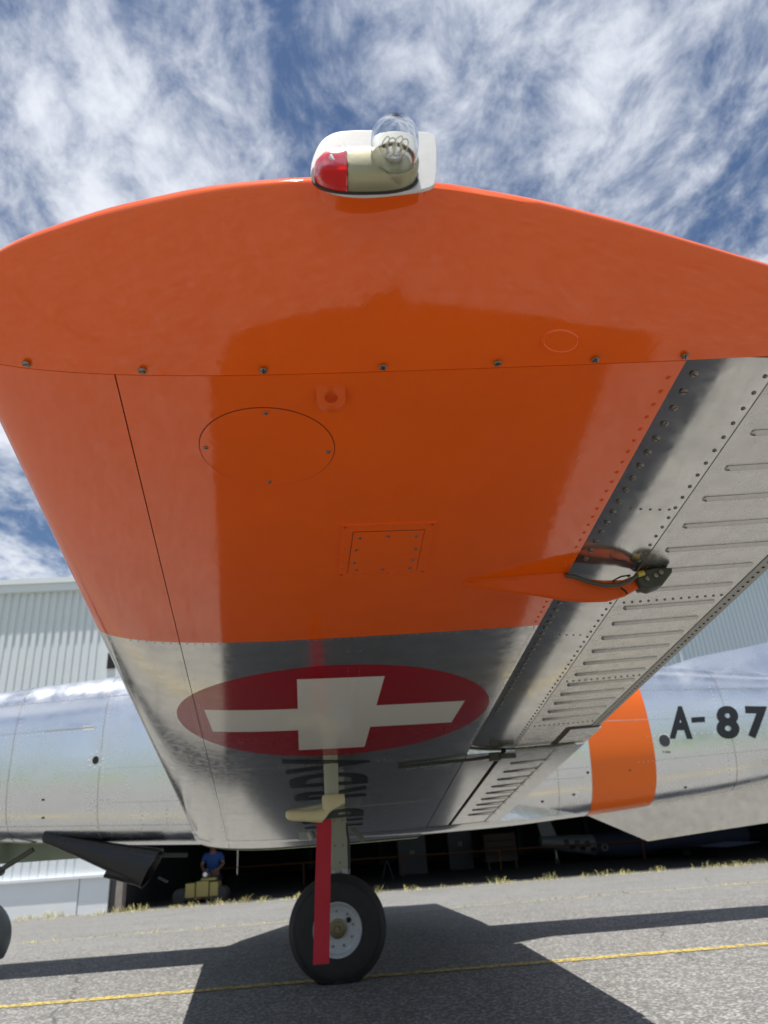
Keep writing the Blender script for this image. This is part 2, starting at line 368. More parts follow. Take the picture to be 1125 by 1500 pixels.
# the far wing
fw = wing_core('far_wing', -1, .62, 5.4, SILVER, 0)
mb = MB()
for (ya, yb) in ((.75, 5.1),):
    rg = []
    for Y in linspace(ya, yb, 6):
        q = [(REAR-.012, zu(REAR, Y)), (.93, zu(.93, Y)), (.93, zl(.93, Y)), (REAR-.012, zl(REAR, Y))]
        rg.append([(a, 10.92-Y, b) for a, b in q])
    mb.rings(rg)
mb.build('far_aileron', SILVER2, AC)

# ------------------------------------------------------------------ wing tip cap
ex = np.array([-.4665, -.452, -.42, -.368, -.241, -.126, -.019, .119, .243, .373, .552, .75, .90, .93]); ey = np.array([.755, .695, .655, .624, .585, .560, .549, .552, .572, .603, .651, .70, .735, .752])
def yedge(X):     # smooth the measured outline
    return float(np.mean([np.interp(X+d, ex, ey) for d in (-.03, -.015, 0, .015, .03)])) if -.42 < X < .88 else float(np.interp(X, ex, ey))
capX = [LE(JY)+.0006+(TEX-LE(JY)-.0006)*q**1.6 for q in linspace(0, 1, 70)]
NV = 30; rows = []
def cap_rise(s): return .62*s+.30*s*s+.08*(1-math.sqrt(max(0, 1-s*s)))
for X in capX:
    ye = min(yedge(X), JY-.002); a, b = zl(X, JY), zu(X, JY)
    if b-a < .004: b = a+.004
    zm = a + (b-a)*.52; row = []
    for i in range(NV+1):
        t = math.pi*i/NV - math.pi/2            # -90 lower joint .. 0 edge .. +90 upper joint
        s = math.cos(t); Y = JY-(JY-ye)*s
        z = zm + (b-zm)*math.sin(t) if t > 0 else a+(zm-a)*cap_rise(s)
        rows_z = z + (.125*(JY-Y))*(.6)
        row.append((X, Y, rows_z))
    rows.append(row)
mb = MB(); mb.rings(rows, True, True, close=False)
n = NV+1; mb.f += [(j*n, (j+1)*n, (j+1)*n+NV, j*n+NV) for j in range(len(rows)-1)]
cap = mb.build('wing_tip_cap', ORANGE, AC, sharp=50)

# ------------------------------------------------------------------ fasteners
def screw_mesh(rad=.0052, slot=True):
    mb = MB(); mb.lathe([(rad, 0), (rad, .0007), (rad*.85, .0014), (rad*.4, .0017), (1e-5, .0017)], Matrix(), 14)
    me_o = mb.v, mb.f
    me = bpy.data.meshes.new('screw'); nf = len(mb.f)
    mb.box((-rad*.82, -rad*.13, .0012), (rad*.82, rad*.13, .00185))
    me.from_pydata(mb.v, [], mb.f); me.materials.append(STEEL); me.materials.append(SLOT)
    for i, pl in enumerate(me.polygons):
        pl.use_smooth = i < nf; pl.material_index = 1 if i >= nf else 0
    return me
SCREW = screw_mesh(); SCREW_L = screw_mesh(.0062); SCREW_S = screw_mesh(.0034)
def lower_matrix(X, Y, off=0, rot=None):
    e = .004; n = Vector((-(zl(X+e, Y)-zl(X-e, Y))/(2*e), -(zl(X, Y+e)-zl(X, Y-e))/(2*e), 1)).normalized()
    q = (-n).to_track_quat('Z', 'Y').to_matrix().to_4x4()
    return Matrix.Translation((X, Y, zl(X, Y)-off)) @ q @ Matrix.Rotation(random.uniform(0, 3.1) if rot is None else rot, 4, 'Z')
def put_screw(X, Y, parent, off=0, me=None, z=None):
    o = link('screw', me or SCREW, parent); M = lower_matrix(X, Y, off)
    if z is not None: M.translation.z = z
    at(o, M); return o
for X in (-.383, -.239, -.088, .064, .213, .343, .464): put_screw(X, JY-.009, cap, .0012)
def rivet_row(name, pts, parent, rad=.0032, h=.0014, material=None, zf=zl):
    mb = MB()
    for X, Y in pts:
        M = Matrix.Translation((X, Y, zf(X, Y)+.0004)) @ Matrix.Rotation(math.pi, 4, 'X')
        mb.lathe([(rad, 0), (rad*.9, h*.7), (rad*.45, h*1.25), (1e-5, h*1.35)], M, 8)
    o = mb.build(name, material or STEEL, parent); o['kind'] = 'stuff'; return o
# painted rivets beside the rear edge and along panel joints
rivet_row('painted_rivets', [(REAR-.0125, .79+.028*i) for i in range(31)], wing, .0034, .0019, ORANGE_M)
rivet_row('skin_rivets', [(REAR-.010, 1.67+.017*i) for i in range(75)], wing, .0022, .001, SILVER2)
rivet_row('boundary_rivets', [(x, BY+.008) for x in linspace(-.50, .46, 52)], wing, .0022, .001)
rivet_row('chordwise_rivets', [(x, yy) for yy in (2.945, 2.975, 3.94, 3.965) for x in linspace(-.62, .46, 48)], wing, .0022, .001, SILVER2)
rivet_row('spanwise_rivets', [(seamX(yy)+dx, yy) for dx in (-.013, .013) for yy in linspace(1.70, 4.9, 120)], wing, .0019, .0008, SILVER2)
rivet_row('spar_rivets', [(.03-.012*yy+dx, yy) for dx in (0, .03) for yy in linspace(1.69, 4.9, 110)], wing, .0016, .0006, SILVER2)

# round access panel, rectangular access panel
def disc_panel(name, cx, cy, rx, ry, material, parent, off=.0012, n=48, rings=6):
    v = [(cx, cy, zl(cx, cy)-off)]; f = []
    for k in range(1, rings+1):
        for i in range(n):
            a = 2*math.pi*i/n; X, Y = cx+rx*k/rings*math.cos(a), cy+ry*k/rings*math.sin(a); v.append((X, Y, zl(X, Y)-off))
    for i in range(n): f.append((0, 1+i, 1+(i+1) % n))
    for k in range(rings-1):
        for i in range(n): a = 1+k*n; f.append((a+i, a+n+i, a+n+(i+1) % n, a+(i+1) % n))
    b0 = len(v)
    for i in range(n):
        x, y, z = v[1+(rings-1)*n+i]; v.append((x, y, z+off+.001))
    for i in range(n): a = 1+(rings-1)*n; f.append((a+i, b0+i, b0+(i+1) % n, a+(i+1) % n))
    return obj(name, v, f, material, parent)
pc = (-.1, .913)
gp = disc_panel('panel_gap', pc[0], pc[1],   .0985, .0935, GAPBROWN, wing, .0004)
dp = disc_panel('round_access_panel', pc[0], pc[1], .0972, .0922, ORANGE, wing, .0011)
for X, Y in ((-.094, .830), (-.188, .905), (-.012, .922), (-.106, .995)): put_screw(X, Y, dp, .0013, SCREW_S)
def quad_panel(name, q, material, parent, off, th=.0012, n=6):
    v = []; f = []
    P = lambda s, t: ((1-s)*(1-t)*Vector(q[0])+s*(1-t)*Vector(q[1])+s*t*Vector(q[2])+(1-s)*t*Vector(q[3]))
    for j in range(n+1):
        for i in range(n+1):
            w_ = P(i/n, j/n); v.append((w_.x, w_.y, zl(w_.x, w_.y)-off))
    n0 = len(v); v += [(a, b, c_+th) for a, b, c_ in v]
    N1 = n+1
    for j in range(n):
        for i in range(n): a = j*N1+i; f.append((a, a+1, a+N1+1, a+N1))
    bd = [i for i in range(N1)]+[j*N1+n for j in range(1, N1)]+[n*N1+i for i in range(n-1, -1, -1)]+[j*N1 for j in range(n-1, 0, -1)]
    for a, b in zip(bd, bd[1:]+bd[:1]): f.append((a, b, n0+b, n0+a))
    return obj(name, v, f, material, parent)
qp = [(.004, 1.135), (.172, 1.139), (.168, 1.335), (-.008, 1.331)]
fr = quad_panel('panel_doubler', qp, ORANGE, wing, .0022, .0022)
ins = lambda q, d: [(q[0][0]+d, q[0][1]+d*1.2), (q[1][0]-d, q[1][1]+d*1.2), (q[2][0]-d, q[2][1]-d*.8), (q[3][0]+d, q[3][1]-d*.8)]
gap2 = quad_panel('panel_gap', ins(qp, .0195), GAPBROWN, wing, .0025, .001)
rp2 = quad_panel('rectangular_access_panel', ins(qp, .0207), ORANGE, wing, .0036, .001)
for s, t in ((.1, .12), (.5, .1), (.9, .12), (.07, .4), (.93, .42), (.07, .72), (.92, .7), (.12, .92), (.5, .93), (.9, .92)):
    q = ins(qp, .0207); P = (1-s)*(1-t)*Vector(q[0])+s*(1-t)*Vector(q[1])+s*t*Vector(q[2])+(1-s)*t*Vector(q[3])
    put_screw(P.x, P.y, rp2, .0037, SCREW_S)
pts = []
for s in linspace(.04, .96, 8):
    for t in (.04, .96):
        P = (1-s)*(1-t)*Vector(qp[0])+s*(1-t)*Vector(qp[1])+s*t*Vector(qp[2])+(1-s)*t*Vector(qp[3]); pts.append((P.x, P.y))
        P = (1-t)*(1-s)*Vector(qp[0])+t*(1-s)*Vector(qp[1])+t*s*Vector(qp[2])+(1-t)*s*Vector(qp[3]); pts.append((P.x, P.y))
rivet_row('doubler_rivets', pts, wing, .0028, .0016, ORANGE_M, lambda X, Y: zl(X, Y)-.0023)
# small oval patch on the cap
def cap_z(X, Y):
    ye = yedge(X); a, b = zl(X, JY), zu(X, JY); zm = a+(b-a)*.52; s = (JY-Y)/(JY-ye)
    return a+(zm-a)*cap_rise(s) + .125*(JY-Y)*.6
v = []; f = []; n = 28
for rr, dz in ((1, .0003), (1, -.0014), (.86, -.0016), (.82, -.0006), (.0, -.0008)):
    for i in range(n):
        a = 2*math.pi*i/n; X = .291+.026*rr*math.cos(a)+.006*rr*math.sin(a); Y = .722+.017*rr*math.sin(a); v.append((X, Y, cap_z(X, Y)+dz))
for k in range(4):
    for i in range(n): f.append((k*n+i, k*n+(i+1) % n, (k+1)*n+(i+1) % n, (k+1)*n+i))
obj('oval_cover', v, f, ORANGE, cap)
# tie-down lug: a half-round plate with a hole hanging from the joint
lx, ly = -.004, .785; lz = zl(lx, ly)
v = []; f = []; n = 22
outer = [(.0195*math.cos(math.pi+math.pi*i/(n-1)), -.014+.0195*math.sin(math.pi+math.pi*i/(n-1))) for i in range(n)]
outer = [(x_, .004) for x_ in linspace(-.0005, -.0195, 6)] + outer + [(x_, .004) for x_ in linspace(.0195, .0035, 5)]
inner = []
for (a, b) in outer:
    d = Vector((a, b+.0145)); d = d.normalized()*.0092; inner.append((d.x, d.y-.0145))
k = len(outer)
for yy in (-.0035, .0035):
    v += [(lx+a, ly+yy-b*.75, lz+b*.62) for a, b in outer] + [(lx+a, ly+yy-b*.75, lz+b*.62) for a, b in inner]
for i in range(k):
    j = (i+1) % k
    f += [(i, j, k+j, k+i), (2*k+i, 3*k+i, 3*k+j, 2*k+j), (i, 2*k+i, 2*k+j, j), (k+i, k+j, 3*k+j, 3*k+i)]
obj('tie_down_lug', v, f, ORANGE_M, wing, sharp=40)

# ------------------------------------------------------------------ aileron
A0, A1 = .762, 2.93; HX = .622
def az(X, Y):                     # aileron lower skin: nose strip set in behind the wing's rear edge, then the ribbed skin
    z = zl(X, Y)
    if X < HX: return z + .005 + .006*math.sin(math.pi*min(1, max(0, (X-.474)/(HX-.474))))
    return z + .0015
def HXY(Y): return .614 + .021*(Y-.8)
def ail_section(Y, x0, x1, zf, n, up=True):
    lo = [(X, Y, zf(X, Y)) for X in linspace(x0, x1, n)]
    hi = [(X, Y, max(zu(X, Y), zf(X, Y)+.004)) for X in linspace(x1, x0, n)]
    return lo+hi
def nosez(X, Y):
    s = min(1, max(0, (X-.474)/(HXY(Y)-.474))); return zl(X, Y)+.0022+.020*(1-s)**2
ail = MB().rings([ail_section(Y, HXY(Y)-.001, .93, lambda X, Y: zl(X, Y)+.0008, 8) for Y in linspace(A0, A1, 20)]).build('aileron', SILVER2, AC)
nose = MB().rings([ail_section(Y, .4745, HXY(Y)+.001, nosez, 12) for Y in linspace(A0+.001, A1-.001, 20)]).build('nose_strip', SILVER, ail)
MB().rings([[(.452, Y, zl(.47, Y)+.03), (.640, Y, zl(.6, Y)+.026), (.640, Y, zu(.62, Y)-.002), (.452, Y, zu(.47, Y)-.003)] for Y in linspace(JY+.004, 5.2, 10)]).build('rear_light_block', DARKGAP, AC)  # added filler inside the wing, keeps sunlight from leaking through the rear gap
# trailing edge strip
MB().rings([[(.899, Y, zl(.899, Y)-.0009), (.932, Y, zl(.932, Y)-.0009), (.932, Y, zl(.932, Y)+.004), (.899, Y, zl(.899, Y)+.004)] for Y in linspace(A0+.002, 2.70, 12)]).build('trailing_edge_strip', GREYMETAL, ail)
# pressed stiffening beads, each its own piece
def bead_mesh(Lb):
    v = []; f = []; wd = .0068; hgt = .0052; ns = 24; nr = 4
    def outline(sc):
        o_ = []
        for i in range(ns):
            a = 2*math.pi*i/ns; x, y = wd*sc*math.cos(a), wd*sc*math.sin(a); o_.append((x + (Lb if math.cos(a) > 0 else 0), y))
        return o_
    for k in range(nr+1):
        sc = 1-k/nr*.95; h_ = hgt*math.sin(math.pi/2*k/nr)
        v += [(x, y, -h_) for x, y in outline(sc)]
    for k in range(nr):
        for i in range(ns): f.append((k*ns+i, k*ns+(i+1) % ns, (k+1)*ns+(i+1) % ns, (k+1)*ns+i))
    f.append(tuple(nr*ns+i for i in range(ns)))
    me = bpy.data.meshes.new('bead'); me.from_pydata(v, [], f); me.materials.append(BEADSHADE)
    bm = bmesh.new(); bm.from_mesh(me); bmesh.ops.recalc_face_normals(bm, faces=bm.faces); bm.to_mesh(me); bm.free()
    for pl in me.polygons: pl.use_smooth = True
    return me
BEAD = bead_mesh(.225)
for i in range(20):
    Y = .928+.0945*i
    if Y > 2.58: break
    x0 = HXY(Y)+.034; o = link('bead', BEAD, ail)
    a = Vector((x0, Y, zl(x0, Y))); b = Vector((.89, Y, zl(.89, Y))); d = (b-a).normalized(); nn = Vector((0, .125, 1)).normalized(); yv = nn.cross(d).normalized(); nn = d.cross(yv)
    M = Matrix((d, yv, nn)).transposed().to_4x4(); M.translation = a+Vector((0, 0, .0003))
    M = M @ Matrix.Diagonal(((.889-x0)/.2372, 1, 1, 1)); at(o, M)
rib = [1.557, 2.12, 2.62]
rivet_row('rib_rivets', [(x, yy) for yy in rib for x in linspace(HXY(yy)+.02, .885, 13)], ail, .0034, .0016)
rivet_row('hinge_line_rivets', [(HXY(y_)-.012, y_) for y_ in linspace(.80, 2.9, 62)], ail, .0036, .0017, None, lambda X, Y: nosez(X, Y)-.0006)
rivet_row('trailing_edge_rivets', [(.916, y_) for y_ in linspace(.80, 2.68, 80)], ail, .0036, .0017, SLOT, lambda X, Y: zl(X, Y)-.0012)
rivet_row('nose_rivets', [(x, 1.15) for x in linspace(.53, .60, 5)] + [(x, 1.75) for x in linspace(.53, .60, 5)], ail, .003, .0012, None, lambda X, Y: nosez(X, Y)-.0004)
yy = .80
for i in range(46):
    Y = .803+.0365*i
    if abs(Y-1.40) < .03: continue
    o = link('screw', SCREW_L, nose); M = lower_matrix(.503, Y); M.translation.z = nosez(.503, Y)-.0006; at(o, M)
for X in (.60, .625, .648): put_screw(X, A0+.012, ail, 0, None, zl(X, A0+.012)-.0002)
MB().rings([[(.44, Y, zu(.5, Y)-.006), (.955, Y, zl(.93, Y)+.004), (.955, Y, zl(.93, Y)+.009), (.44, Y, zu(.44, Y))] for Y in (2.915, 2.99)]).build('upper_gap_light_block', SILVER, AC, smooth=False)  # added over the aileron-flap gap to stop a slit of sunlight below
# trim tab at the inner rear corner
tabf = MB().rings([[(.805, Y, zl(.805, Y)-.0012), (.936, Y, zl(.936, Y)-.0012), (.936, Y, zl(.936, Y)+.002), (.805, Y, zl(.805, Y)+.002)] for Y in (2.68, 2.925)]).build('tab_surround', DARKGAP, ail)
MB().rings([[(.825, Y, zl(.825, Y)-.004), (.945, Y, zl(.945, Y)-.004), (.945, Y, zl(.945, Y)+.004), (.825, Y, zl(.825, Y)+.004)] for Y in (2.71, 2.90)]).build('trim_tab', SILVER2, ail)
MB().tube([(.66, 2.925, zl(.66, 2.92)-.012), (.80, 2.928, zl(.8, 2.92)-.013), (.90, 2.925, zl(.9, 2.92)-.006)], .007, 10).build('tab_push_rod', GREYMETAL, ail)

# ------------------------------------------------------------------ flap and inner rear wing
F0, F1 = 2.975, 4.95
def fx(Y): return .628
flap = MB().rings([ail_section(Y, .632, .955, lambda X, Y: zl(X, Y)+.0006, 6) for Y in linspace(F0, F1, 12)]).build('flap', SILVER, AC)
MB().rings([ail_section(Y, .4745, .612, lambda X, Y: zl(X, Y)+.001, 5) for Y in linspace(F0, F1+.2, 12)]).build('flap_shroud', SILVER, AC)
MB().rings([[(.60, Y, zl(.60, Y)+.02), (.64, Y, zl(.64, Y)+.02), (.64, Y, zl(.64, Y)+.03), (.60, Y, zl(.60, Y)+.03)] for Y in (F0, F1)]).build('flap_gap', DARKGAP, AC)
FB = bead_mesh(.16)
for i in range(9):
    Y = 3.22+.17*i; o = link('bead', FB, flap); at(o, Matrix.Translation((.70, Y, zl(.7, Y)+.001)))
MB().rings([[(.845, Y, zl(.845, Y)-.001), (.853, Y, zl(.853, Y)-.001), (.853, Y, zl(.853, Y)+.003), (.845, Y, zl(.845, Y)+.003)] for Y in linspace(F0, F1, 8)]).build('flap_stiffener', GREYMETAL, flap)
MB().tube([(.20, 3.06, zl(.2, 3.06)-.008), (.50, 3.01, zl(.5, 3.01)-.012), (.62, 2.97, zl(.62, 2.97)-.014)], .006, 8).build('control_rod', OLIVE, AC)
MB().box((.56, 2.94, .895), (.60, 2.975, .925)).box((.60, 2.93, .90), (.66, 2.955, .918)).build('hinge_bracket', OLIVE, AC)
disc_panel('inspection_cover', .33, 3.13, .1, .06, SILVER2, AC, .0012)
rivet_row('cover_rivets', [(.33+.085*math.cos(a), 3.13+.048*math.sin(a)) for a in linspace(0, 6.1, 18)], AC, .0026, .0012, None, lambda X, Y: zl(X, Y)-.0012)

# ------------------------------------------------------------------ aileron hinge fairing
HY = 1.395
def fz(X, d): return zl(min(X, .47), HY)-d
prof = [(.252, .004, .006), (.27, .010, .010), (.33, .020, .011), (.40, .034, .012), (.455, .046, .0125), (.50, .052, .012), (.545, .053, .010), (.585, .045, .008), (.62, .030, .007), (.645, .014, .006)]
top = {0: -.003, 9: .0}
rgs = []
for X, d, hw in prof:
    zt_ = fz(X, -.002) if X < .47 else fz(X, .005+.012*min(1, (X-.47)/.06)*(1 if X < .6 else .1) - (.012 if X > .62 else 0))
    zb_ = fz(X, d*1.12)
    if zt_ < zb_+.006: zt_ = zb_+.006
    sp = .018 if X < .47 else .006
    rgs.append([(X, HY-hw-sp*.5, zt_), (X, HY-hw*.9, zt_-(zt_-zb_)*.30), (X, HY-hw*.55, zb_+.003), (X, HY, zb_), (X, HY+hw*.55, zb_+.003), (X, HY+hw*.9, zt_-(zt_-zb_)*.30), (X, HY+hw+sp*.5, zt_)])
hf_ = MB().rings(rgs).build('hinge_fairing', ORANGE_M, AC, sharp=45)
out = [(.612, -.010), (.618, -.026), (.640, -.034), (.664, -.026), (.690, .000), (.693, .010), (.655, .012), (.625, .006)]
zz = zl(.64, HY)-.012
v, f = prism([Vector((a, HY-.022, zz+b)) for a, b in out], (0, .040, 0))
hinge = obj('hinge_fitting', v, f, OLIVE, AC, smooth=False)
bv = hinge.modifiers.new('bevel', 'BEVEL'); bv.width = .004; bv.segments = 2
for a, b in ((.632, -.012), (.652, -.006), (.664, .0)):
    MB().lathe([(.005, 0), (.005, .003), (.003, .0045), (1e-5, .0045)], Matrix.Translation((a, HY-.022, zz+b)) @ Matrix.Rotation(R(90), 4, 'X'), 12).build('bolt', STEEL, hinge)
cz = zl(.5, HY)
MB().tube([(.462, HY-.022, cz-.006), (.478, HY-.026, cz-.010), (.505, HY-.03, cz-.024), (.535, HY-.03, cz-.033), (.565, HY-.03, cz-.034), (.59, HY-.029, cz-.027), (.612, HY-.028, cz-.014), (.628, HY-.027, cz-.011)], .0045, 10).build('bonding_hose', HOSE, hf_)
MB().tube([(.610, HY-.029, cz-.014), (.624, HY-.0285, cz-.010)], .0065, 12).build('hose_terminal', BRASS, hf_)
MB().tube([(.575, HY-.016, cz-.036), (.583, HY-.018, cz-.044), (.586, HY-.016, cz-.05)], .002, 8).tube([(.565, HY-.016, cz-.030), (.562, HY-.017, cz-.020), (.58, HY-.017, cz-.012), (.60, HY-.018, cz-.010)], .0017, 8).build('clip_wire', SLOT, hf_)
rivet_row('fairing_rivets', [(.27, HY-.010), (.262, HY-.010)], hf_, .0028, .001, ORANGE, lambda X, Y: fz(X, .006))

# ------------------------------------------------------------------ navigation light
PY = .517
def smooth_outline(q, it=3):
    for _ in range(it): q = [z for a, b in zip(q, q[1:]+q[:1]) for z in ((a[0]*.75+b[0]*.25, a[1]*.75+b[1]*.25), (a[0]*.25+b[0]*.75, a[1]*.25+b[1]*.75))]
    return q
ctr = [(-.006, 1.250), (-.015, 1.262), (-.014, 1.285), (-.006, 1.312), (.004, 1.325), (.019, 1.333), (.06, 1.334), (.108, 1.331), (.117, 1.327), (.120, 1.318), (.114, 1.256), (.108, 1.248), (.09, 1.243), (.043, 1.237), (.015, 1.240)]
ctr = smooth_outline(ctr, 2)
v, f = prism([Vector((a, PY, b)) for a, b in ctr], (0, .004, 0))
plate = obj('light_mounting_plate', v, f, PLATE, AC, smooth=False)
for _n, _w in (('round', .012),):
    bv = plate.modifiers.new('bevel', 'BEVEL'); bv.width = .0007; bv.segments = 2
# rubber seat below the housing, and the plinth joining plate to tip
v, f = prism([Vector((a*.93+.003, PY+.004, 1.300+(b-1.287)*.5)) for a, b in ctr], (0, .06, 0))
obj('light_plinth', v, f, ORANGE, plate, smooth=False)
ZC = 1.2635
def hring(y, s, x0=-.0115, x1=.093, hz=.0245, n=40):   # stadium-like outline in the plate plane
    rg = []
    for i in range(n):
        a = 2*math.pi*i/n; ca, sa = math.cos(a), math.sin(a)
        rx = (x1-x0)/2; q = 2.6
        X = (x0+x1)/2 + rx*s*abs(ca)**(2/q)*(1 if ca > 0 else -1); Z = ZC + hz*s*abs(sa)**(2/q)*(1 if sa > 0 else -1)
        rg.append((X, y, Z))
    return rg
MB().rings([hring(PY-.0001, 1.05), hring(PY-.003, 1.05)]).build('rubber_seat', BLACKPL, plate)
rgs = [hring(PY-.003, 1), hring(PY-.008, .995), hring(PY-.013, .96), hring(PY-.018, .88), hring(PY-.0215, .72), hring(PY-.023, .4)]
def red_part(rgs, lo, hi):      # clamp ring points to an x range
    return [[(min(max(x, lo), hi), y, z) for x, y, z in rg] for rg in rgs]
XS = .0225
house = MB().rings(red_part(rgs, XS, 1)).build('light_housing', HOUSING, plate, sharp=60)
MB().rings([[(x, y-.0006 if k else y, ZC+(z-ZC)*1.01) for x, y, z in rg] for k, rg in enumerate(red_part(rgs, -1, XS-.0006))]).build('red_lens', REDLENS, plate, sharp=60)
DX = .0695
DM = Matrix.Translation((DX, PY-.006, ZC+.004)) @ Matrix.Rotation(R(90), 4, 'X')
MB().lathe([(.0255, 0), (.0258, .010), (.0245, .0135), (.0225, .0135), (.0225, .009)], DM, 36).build('dome_collar', HOUSING, plate)
go = [(.0232, .008), (.0238, .014), (.0238, .032), (.0226, .040), (.0190, .0475), (.0125, .0528), (.0050, .0550), (1e-5, .0552)]
gi = [(max(1e-5, a-.0018), b-.0018) for a, b in go][::-1]; gi[-1] = (go[0][0]-.0018, go[0][1])
MB().lathe(go[::-1]+[(go[0][0]-.0018, go[0][1])]+gi[:-1][::-1], DM, 36).build('glass_dome', GLASS, plate)
MB().lathe([(.0185, .0095), (.0185, .012), (.012, .013), (.0095, .0135), (.0095, .020), (1e-5, .021)], DM, 24).build('bulb_holder', PLATE, plate)
coil = []
for i in range(140):
    t = i/139; a = t*2*math.pi*7; rr = .0085+.002*math.cos(t*12); coil.append(DM @ Vector((rr*math.cos(t*6.28)+.003*math.cos(a), rr*math.sin(t*6.28)+.003*math.sin(a), .026+.0045*math.sin(a*1.0+1)+.003*math.sin(t*19))))
MB().tube(coil, .0006, 6).build('flash_tube', BULB, plate)
MB().tube([DM @ Vector((.006, 0, .018)), DM @ Vector((.008, 0, .030))], .0014, 6).tube([DM @ Vector((-.006, 0, .018)), DM @ Vector((-.008, 0, .030))], .0014, 6).build('tube_pins', BULB, plate)
MB().tube([(.004, PY-.012, ZC), (.010, PY-.022, ZC+.002)], .005, 10).build('red_bulb', PLATE, plate)
sm = MB().lathe([(.0042, 0), (.0042, .0008), (.003, .0014), (1e-5, .0015)], Matrix.Translation((.038, PY-.0195, ZC+.011)) @ Matrix.Rotation(R(75), 4, 'X'), 14)
sm.build('screw', PLATE, plate)
MX = Matrix.Translation((.038, PY-.0208, ZC+.0113)) @ Matrix.Rotation(R(75), 4, 'X')
MB().box((-.0026, -.0005, 0), (.0026, .0005, .0006), MX).box((-.0005, -.0026, 0), (.0005, .0026, .0007), MX).build('screw_recess', SLOT, plate)

# ------------------------------------------------------------------ fuselage
FS = [(-3.35, .20, 1.52, 1.02), (-3.2, .30, 1.64, .90), (-2.8, .345, 1.74, .82), (-2.3, .37, 1.80, .765), (-1.5, .38, 1.86, .705), (-.6, .385, 1.92, .655), (.4, .385, 1.92, .65), (1.2, .38, 1.85, .665), (1.65, .37, 1.79, .69), (2.1, .35, 1.74, .725), (2.6, .325, 1.68, .765), (3.1, .295, 1.62, .835), (4.0, .22, 1.54, .98), (4.9, .10, 1.47, 1.16)]
fa = np.array(FS)
def fpar(X):
    return [float(np.mean([np.interp(X+d, fa[:, 0], fa[:, k]) for d in (-.15, -.07, 0, .07, .15)])) for k in (1, 2, 3)]
FN = 2.9
def fside(X, z):
    w_, zt_, zb_ = fpar(X); zc_ = zb_+(zt_-zb_)*.50
    hz = (zt_-zc_) if z > zc_ else (zc_-zb_)
    return 5.46 - w_*max(0, 1-abs((z-zc_)/hz)**FN)**(1/FN)
fX = sorted(set([round(q, 3) for q in linspace(-3.35, 4.9, 67)] + [1.585, 1.60, 1.985, 2.06]))
def fring(X, grow=0):
    w_, zt_, zb_ = fpar(X); zc_ = zb_+(zt_-zb_)*.50; rg = []; n = 64
    for i in range(n):
        a = 2*math.pi*i/n; ca, sa = math.cos(a), math.sin(a); hz = (zt_-zc_) if sa > 0 else (zc_-zb_)
        rg.append((X, 5.46-(w_+grow)*abs(ca)**(2/FN)*(1 if ca > 0 else -1), zc_+(hz+grow)*abs(sa)**(2/FN)*(1 if sa > 0 else -1)))
    return rg
fus = MB().rings([fring(q) for q in fX]).build('fuselage', POLISH, AC, sharp=60)
# orange band: paint film 1.5 mm proud, rear edge raked with height
def band_ring(k): return None
rgs = []
for t in linspace(0, 1, 10):
    rg = []
    base = fring(1.9)
    for i, (x, y, z) in enumerate(base):
        zr = (z-.68)/(1.75-.68)
        x0 = 1.645+.05*max(0, zr); x1 = 2.10+.03*math.sin(math.pi*min(1, max(0, zr)))
        X = x0+(x1-x0)*t; rg.append(fring(X, .0018)[i])
    rgs.append(rg)
MB().rings(rgs, False, False).build('orange_band', ORANGE_F, fus, sharp=60)
# panel joints on the fuselage: thin raised laps
def lap(X, name='frame_lap'):
    rg = [fring(X-.004, .0012), fring(X+.004, .0012)]
    MB().rings(rg, False, False).build(name, SILVER2, fus)
for X in (-1.66, -.9, 2.72, 3.3): lap(X)
def stringer(x0, x1, z0, z1, name='stringer_lap', wdt=.006, material=None, n=30):
    mb = MB(); top_ = []; 
    for X in linspace(x0, x1, n):
        z = z0+(z1-z0)*(X-x0)/(x1-x0); top_.append([(X, fside(X, z+wdt/2)-.0014, z+wdt/2), (X, fside(X, z-wdt/2)-.0014, z-wdt/2), (X, fside(X, z-wdt/2)+.004, z-wdt/2), (X, fside(X, z+wdt/2)+.004, z+wdt/2)])
    mb.rings(top_).build(name, material or SILVER2, fus)
stringer(-3.0, -1.72, 1.42, 1.455); stringer(-3.0, -1.05, .90, .80); stringer(1.2, 3.6, .98, 1.06); stringer(1.9, 3.6, 1.50, 1.45); stringer(-1.6, -1.0, .965, .945, wdt=.003)
stringer(-3.0, -1.05, 1.62, 1.68, wdt=.004); stringer(-1.62, -1.0, 1.18, 1.17, wdt=.003); stringer(1.2, 3.6, 1.30, 1.26, wdt=.003); lap(-2.25); lap(1.42)
def side_rivets(pts, name='side_rivets', rad=.007, material=None):
    mb = MB()
    for X, z in pts:
        M = Matrix.Translation((X, fside(X, z)+.001, z)) @ Matrix.Rotation(R(90), 4, 'X'); mb.lathe([(rad, 0), (rad*.8, .002), (1e-5, .0035)], M, 8)
    o = mb.build(name, material or PLATE, fus); o['kind'] = 'stuff'
side_rivets([(-1.70+.03*(i % 2), .97-.02*i) for i in range(9)] + [(-1.38+.01*(i % 2), .95-.025*i) for i in range(7)] + [(-1.21, .95-.025*i) for i in range(7)] + [(-1.68+.02*i, .985) for i in range(6)])
side_rivets([(1.60-.012*i, .93) for i in range(24)] + [(2.0+.035*i, 1.005+.001*i) for i in range(40)] + [(2.1+.05*i, 1.17) for i in range(24)] + [(2.66, .86+.03*i) for i in range(22)] + [(2.1+.05*i, 1.33) for i in range(24)], rad=.0045)
side_rivets([(-1.15+.012*i, .765) for i in range(12)], rad=.006)
for X in (1.63, 1.93): side_rivets([(X, .96)], 'band_fastener', .011, BLACKPAINT)
